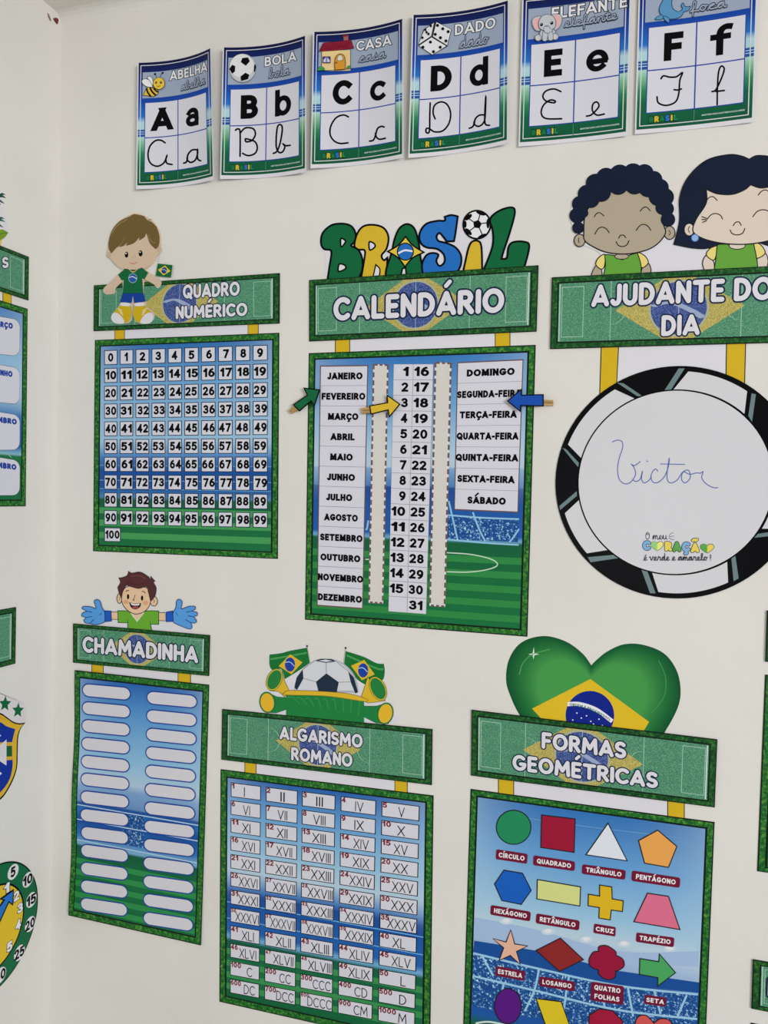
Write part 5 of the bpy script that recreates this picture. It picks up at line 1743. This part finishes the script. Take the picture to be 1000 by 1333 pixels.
def birthday():
    hb = Sheet(SIDE, side_sheet((36.2, 334.5), (35.7, 391), .27), wall=True)
    pn = Sheet(SIDE, side_sheet((35.5, 402), (33, 659), .27), wall=True)
    root = thing('birthday_poster', 'birthday poster on the left wall with month boxes and palm leaves on top', 'poster', root_at(pn))
    banner(root, hb, [], cx=.48)
    Z = (0, 240, 7.4)
    f = px(SIDE, Z)
    t = Part('title_lettering', root, SIDE, .0048)
    t.title(f, 'S', 5, 700, 66, 808)
    t.done()
    p = Part('hanging_tab', root, SIDE)
    q = qst([f(24, 1040), f(110, 1065), (f(110, 1160)), f(24, 1140)])
    p.slab(q, [(0, 0), (1, 0), (1, 1), (0, 1)], LINE, .0002, .0007)
    p.rect(q, .05, 0, .95, 1, YEL)
    p.done()
    po, s = panel(root, pn, 'birthday_stadium', [(.03, (60, 118, 184)), (.25, (130, 178, 214)), (.45, (160, 196, 218)), (.55, (60, 120, 180)), (.63, (40, 100, 170)), (.7, (30, 88, 160)), (.74, (130, 180, 200)), (.75, (24, 110, 66)), (1, (22, 104, 62))], .036, .034)
    f = px(pn, (0, 400, 4.94))
    s.line(f, [(0, 935), (40, 942), (70, 965)], 4, ink((150, 195, 160)))
    s.done()
    LB_ = ink((26, 62, 150))
    for y0, y1, yl, word, wb in ((62, 312, -6, 'MARÇO', (-68, 76, 92, 134)), (372, 622, -6, 'JUNHO', (-52, 74, 400, 436)), (676, 914, -4, 'SETEMBRO', (-135, 103, 702, 744)), (968, 1206, 4, 'DEZEMBRO', (-135, 100, 1002, 1036))):
        b = Part('month_box', root, pn, s.h, po)
        tl, tr, br_, bl2 = (-150, y0 - 28.5), (126, y0 + 18), (124, y1 + 4), (-150, y1 - (22 if y0 < 600 else -7))
        g = quad(pn, [tl, tr, br_, bl2], (0, 400, 4.94))
        b.rrect(g, 0, 0, 1, 1, .17, .22, NAVY)
        b.rrect(g, .006, .01, .994, .99, .164, .21, WHITE)
        b.text(sub(g, 0, 0, 1, 1), word, (wb[0] + 150) / 276, .13, (wb[1] + 150) / 276, .28, LB_, .26, True, .03)
        b.done()
        for k in (1, 2):
            b = Part('month_box', root, pn, s.h, po)
            gl = lambda u, v, g=g, k=k: (g(u, v)[0] - .305 * k, g(u, v)[1])
            b.rrect(gl, 0, 0, 1, 1, .17, .22, NAVY)
            b.rrect(gl, .006, .01, .994, .99, .164, .21, WHITE)
            b.done()
    f = px(SIDE, Z)
    tp = Part('palm_topper', root, SIDE, .0006)
    tp.slab(f, smooth([(-250, 560, 1), (-200, 300), (-100, 120), (0, 80), (40, 200), (20, 250), (60, 320), (75, 460), (30, 540), (10, 620, 1), (-250, 560, 1)], True), PAPER, 0, .0005)
    to = tp.done()
    DKG, LM = ink((10, 72, 62)), ink((116, 150, 34))
    for cx, cy, c in ((-25, 140, DKG), (-35, 370, ink((24, 96, 70)))):
        l = Part('palm_leaf', root, SIDE, tp.h, to)
        for ex, ey, bend in ((62, -15, -30), (45, 38, -10), (10, 48, 0), (55, -50, -30), (30, -70, -10)):
            l.shape(f, [(cx, cy, 1), (cx + ex * .6, cy + ey * .5 + bend), (cx + ex + 25, cy + ey + 10, 1), (cx + ex * .6, cy + ey * .5 + bend + 22)], c)
        l.done()
    l = Part('lime_leaf', root, SIDE, tp.h + 8 * DZ, to)
    l.shape(f, [(-120, 560, 1), (-60, 460), (20, 435), (74, 465, 1), (45, 510), (-20, 545)], LM)
    l.line(f, [(-100, 545), (0, 480), (74, 466)], 8, ink((60, 120, 40)))
    l.done()
    l = Part('yellow_stem', root, SIDE, tp.h + 4 * DZ, to)
    l.poly(f, [(-40, 520), (18, 520), (5, 612), (-40, 600)], ink((220, 190, 90)))
    l.done()


birthday()


def side_banner():
    hb = Sheet(SIDE, side_sheet((19.6, 790.2), (18.6, 863.6), .27), wall=True)
    root = thing('banner_sign', 'green glitter banner sign on the left wall above the shield crest', 'sign', root_at(hb))
    banner(root, hb, [], cx=.4)


side_banner()


def crest():
    Z = (0, 890, 7.833)
    f = px(SIDE, Z)
    axis = f(-150, 700)[0]
    R_ = lambda pts: [f(p[0], p[1]) for p in pts]
    M_ = lambda pts: R_(pts) + [(2 * axis - q[0], q[1]) for q in reversed(R_(pts))]
    root = thing('shield_crest', 'blue and yellow shield crest with green stars on the left wall', 'crest', SIDE.pos(*f(-150, 700), 0))
    b = Part('crest_sheet', root, SIDE)
    b.slab(ID, M_(smooth([(-150, 40), (60, 118), (200, 170), (255, 240), (258, 397, 1), (215, 452), (185, 540), (178, 700), (172, 850), (130, 985), (60, 1115), (0, 1185), (-150, 1310)])), ink((212, 207, 208)), 0, .001)
    bo = b.done()
    s = Part('shield', root, SIDE, b.h, bo)
    s.poly(ID, M_(smooth([(-150, 255), (0, 298), (60, 335), (130, 385), (190, 402), (257, 396, 1), (213, 450), (184, 540), (177, 700), (171, 850), (130, 982), (60, 1112), (0, 1182), (-150, 1305)])), BLACK)
    s.poly(ID, M_(smooth([(-150, 272), (0, 315), (60, 352), (130, 400), (190, 416), (236, 411, 1), (202, 455), (172, 540), (165, 700), (159, 850), (119, 975), (52, 1100), (0, 1160), (-150, 1280)])), ink((214, 172, 46)))
    s.poly(ID, M_(smooth([(-150, 350), (0, 392), (60, 432), (152, 462, 1), (135, 530), (120, 600), (117, 700), (125, 830), (92, 978), (0, 1106), (-150, 1225)])), ink((6, 44, 146)))
    s.done()
    c = Part('cross_print', root, SIDE, s.h, bo)
    c.poly(ID, M_([(-150, 600), (120, 595), (122, 775), (-150, 800)]), ink((206, 166, 44)))
    c.poly(ID, M_([(-150, 645), (118, 632), (120, 740), (-150, 755)]), ink((10, 92, 50)))
    c.poly(ID, M_([(-150, 600), (-20, 640), (62, 568), (62, 834), (-20, 780), (-150, 810)]), ink((212, 208, 212)))
    c.poly(f, [(-30, 500), (8, 527), (-30, 560)], SK).poly(f, [(-30, 880), (16, 915), (-30, 950)], SK)
    c.done()
    for cx, cy, r_ in ((48, 205, 70), (180, 272, 68), (-105, 152, 68)):
        st = Part('star', root, SIDE, b.h, bo)
        pts = []
        for k in range(10):
            a = math.radians(-85 + 36 * k)
            rr = r_ if k % 2 == 0 else r_ * .46
            x, y = rr * math.cos(a) * .92, rr * math.sin(a) * 1.2
            pts.append((cx + x, cy + y + x * -.1))
        st.poly(f, pts, ink((12, 96, 54)))
        st.done()


crest()


def clock():
    C, RO, RI = (.8852, .6042), .0870, .0575
    root = thing('paper_clock', 'round green and yellow paper clock with a blue arrow hand', 'clock', SIDE.pos(C[0], C[1], 0))
    cf = lambda x, y: (C[0] + x, C[1] + y)
    b = Part('dial', root, SIDE)
    b.slab(cf, [(RO * math.cos(i * 6.283185 / 72), RO * math.sin(i * 6.283185 / 72)) for i in range(72)], BLACK, 0, .0012)
    b.ell(cf, 0, 0, RO * .98, RO * .98, ink((10, 100, 62)), n=72)
    b.ell(cf, 0, 0, RI * 1.03, RI * 1.03, BLACK, n=72).ell(cf, 0, 0, RI * .985, RI * .985, ink((216, 184, 40)), n=72)
    bo = b.done()
    f = px(SIDE, (0, 1100, 6.667))
    pos5 = {5: (110, 232), 10: (238, 300), 15: (268, 475), 20: (258, 685), 25: (165, 935), 30: (0, 1130)}
    a = {}
    for k in range(1, 13):
        n = 5 * k
        ang = math.radians(-90 + 30 * k - 5)
        if n in pos5:
            s, t = f(*pos5[n])
            x, y = s - C[0], t - C[1]
        else:
            x, y = .073 * math.cos(ang), .073 * math.sin(ang)
        d = Part('minute_disc', root, SIDE, b.h, bo)
        d.ell(cf, x, y, .0105, .0105, ink((216, 216, 218)))
        w = .0045 if n < 10 else .0095
        d.text(cf, str(n), x - w, y - .0072, x + w, y + .0072, BLACK, .22, False, 0, .08)
        d.done()
    pos1 = {1: (55, 375), 2: (140, 440), 3: (172, 545), 4: (155, 690), 5: (80, 880)}
    for k in range(1, 13):
        ang = math.radians(-90 + 30 * k - 5)
        if k in pos1:
            s, t = f(*pos1[k])
            x, y = s - C[0], t - C[1]
        else:
            x, y = .047 * math.cos(ang), .047 * math.sin(ang)
        w = .005 if k < 10 else .009
        d = Part('hour_number', root, SIDE, b.h, bo)
        d.text(cf, str(k), x - w, y - .0068, x + w, y + .0068, INKDK, .24, False, .06, .08)
        d.text(cf, str(k), x - w, y - .0068, x + w, y + .0068, SK, .24, False, 0, .08)
        d.done()
    h = Part('clock_hand', root, SIDE, .003)
    h.slab(f, [(112, 380), (105, 525), (70, 498), (0, 652), (-75, 800), (-150, 760), (-55, 590), (20, 478), (-15, 470)], BLACK, .0022, .003)
    h.poly(f, [(103, 400), (98, 508), (66, 482), (-5, 640), (-78, 780), (-135, 755), (-45, 590), (38, 470), (10, 466)], ink((34, 112, 196)))
    h.done()
    h = Part('center_pin', root, SIDE, .0038)
    h.slab(cf, [(.004 * math.cos(i * .5236), .004 * math.sin(i * .5236)) for i in range(12)], YEL, .003, .0038)
    h.done()


clock()


# ------------------------------------------------------------------ small dark speck in the top corner
def speck():
    f = px(SIDE, (0, 0, 5.13))
    root = thing('dead_insect', 'small dark red insect stuck in the top corner of the walls', 'insect', SIDE.pos(*f(365, 130), 0))
    p = Part('insect_body', root, SIDE, .002)
    p.slab(f, smooth([(355, 125), (372, 120), (385, 135), (378, 162, 1), (366, 145)], True), ink((104, 48, 48)), 0, .003)
    p.done()
    p = Part('insect_wing', root, SIDE, .002)
    p.slab(f, [(316, 88), (324, 96), (340, 138), (334, 140), (320, 112)], ink((140, 110, 96)), 0, .0015)
    p.done()


speck()
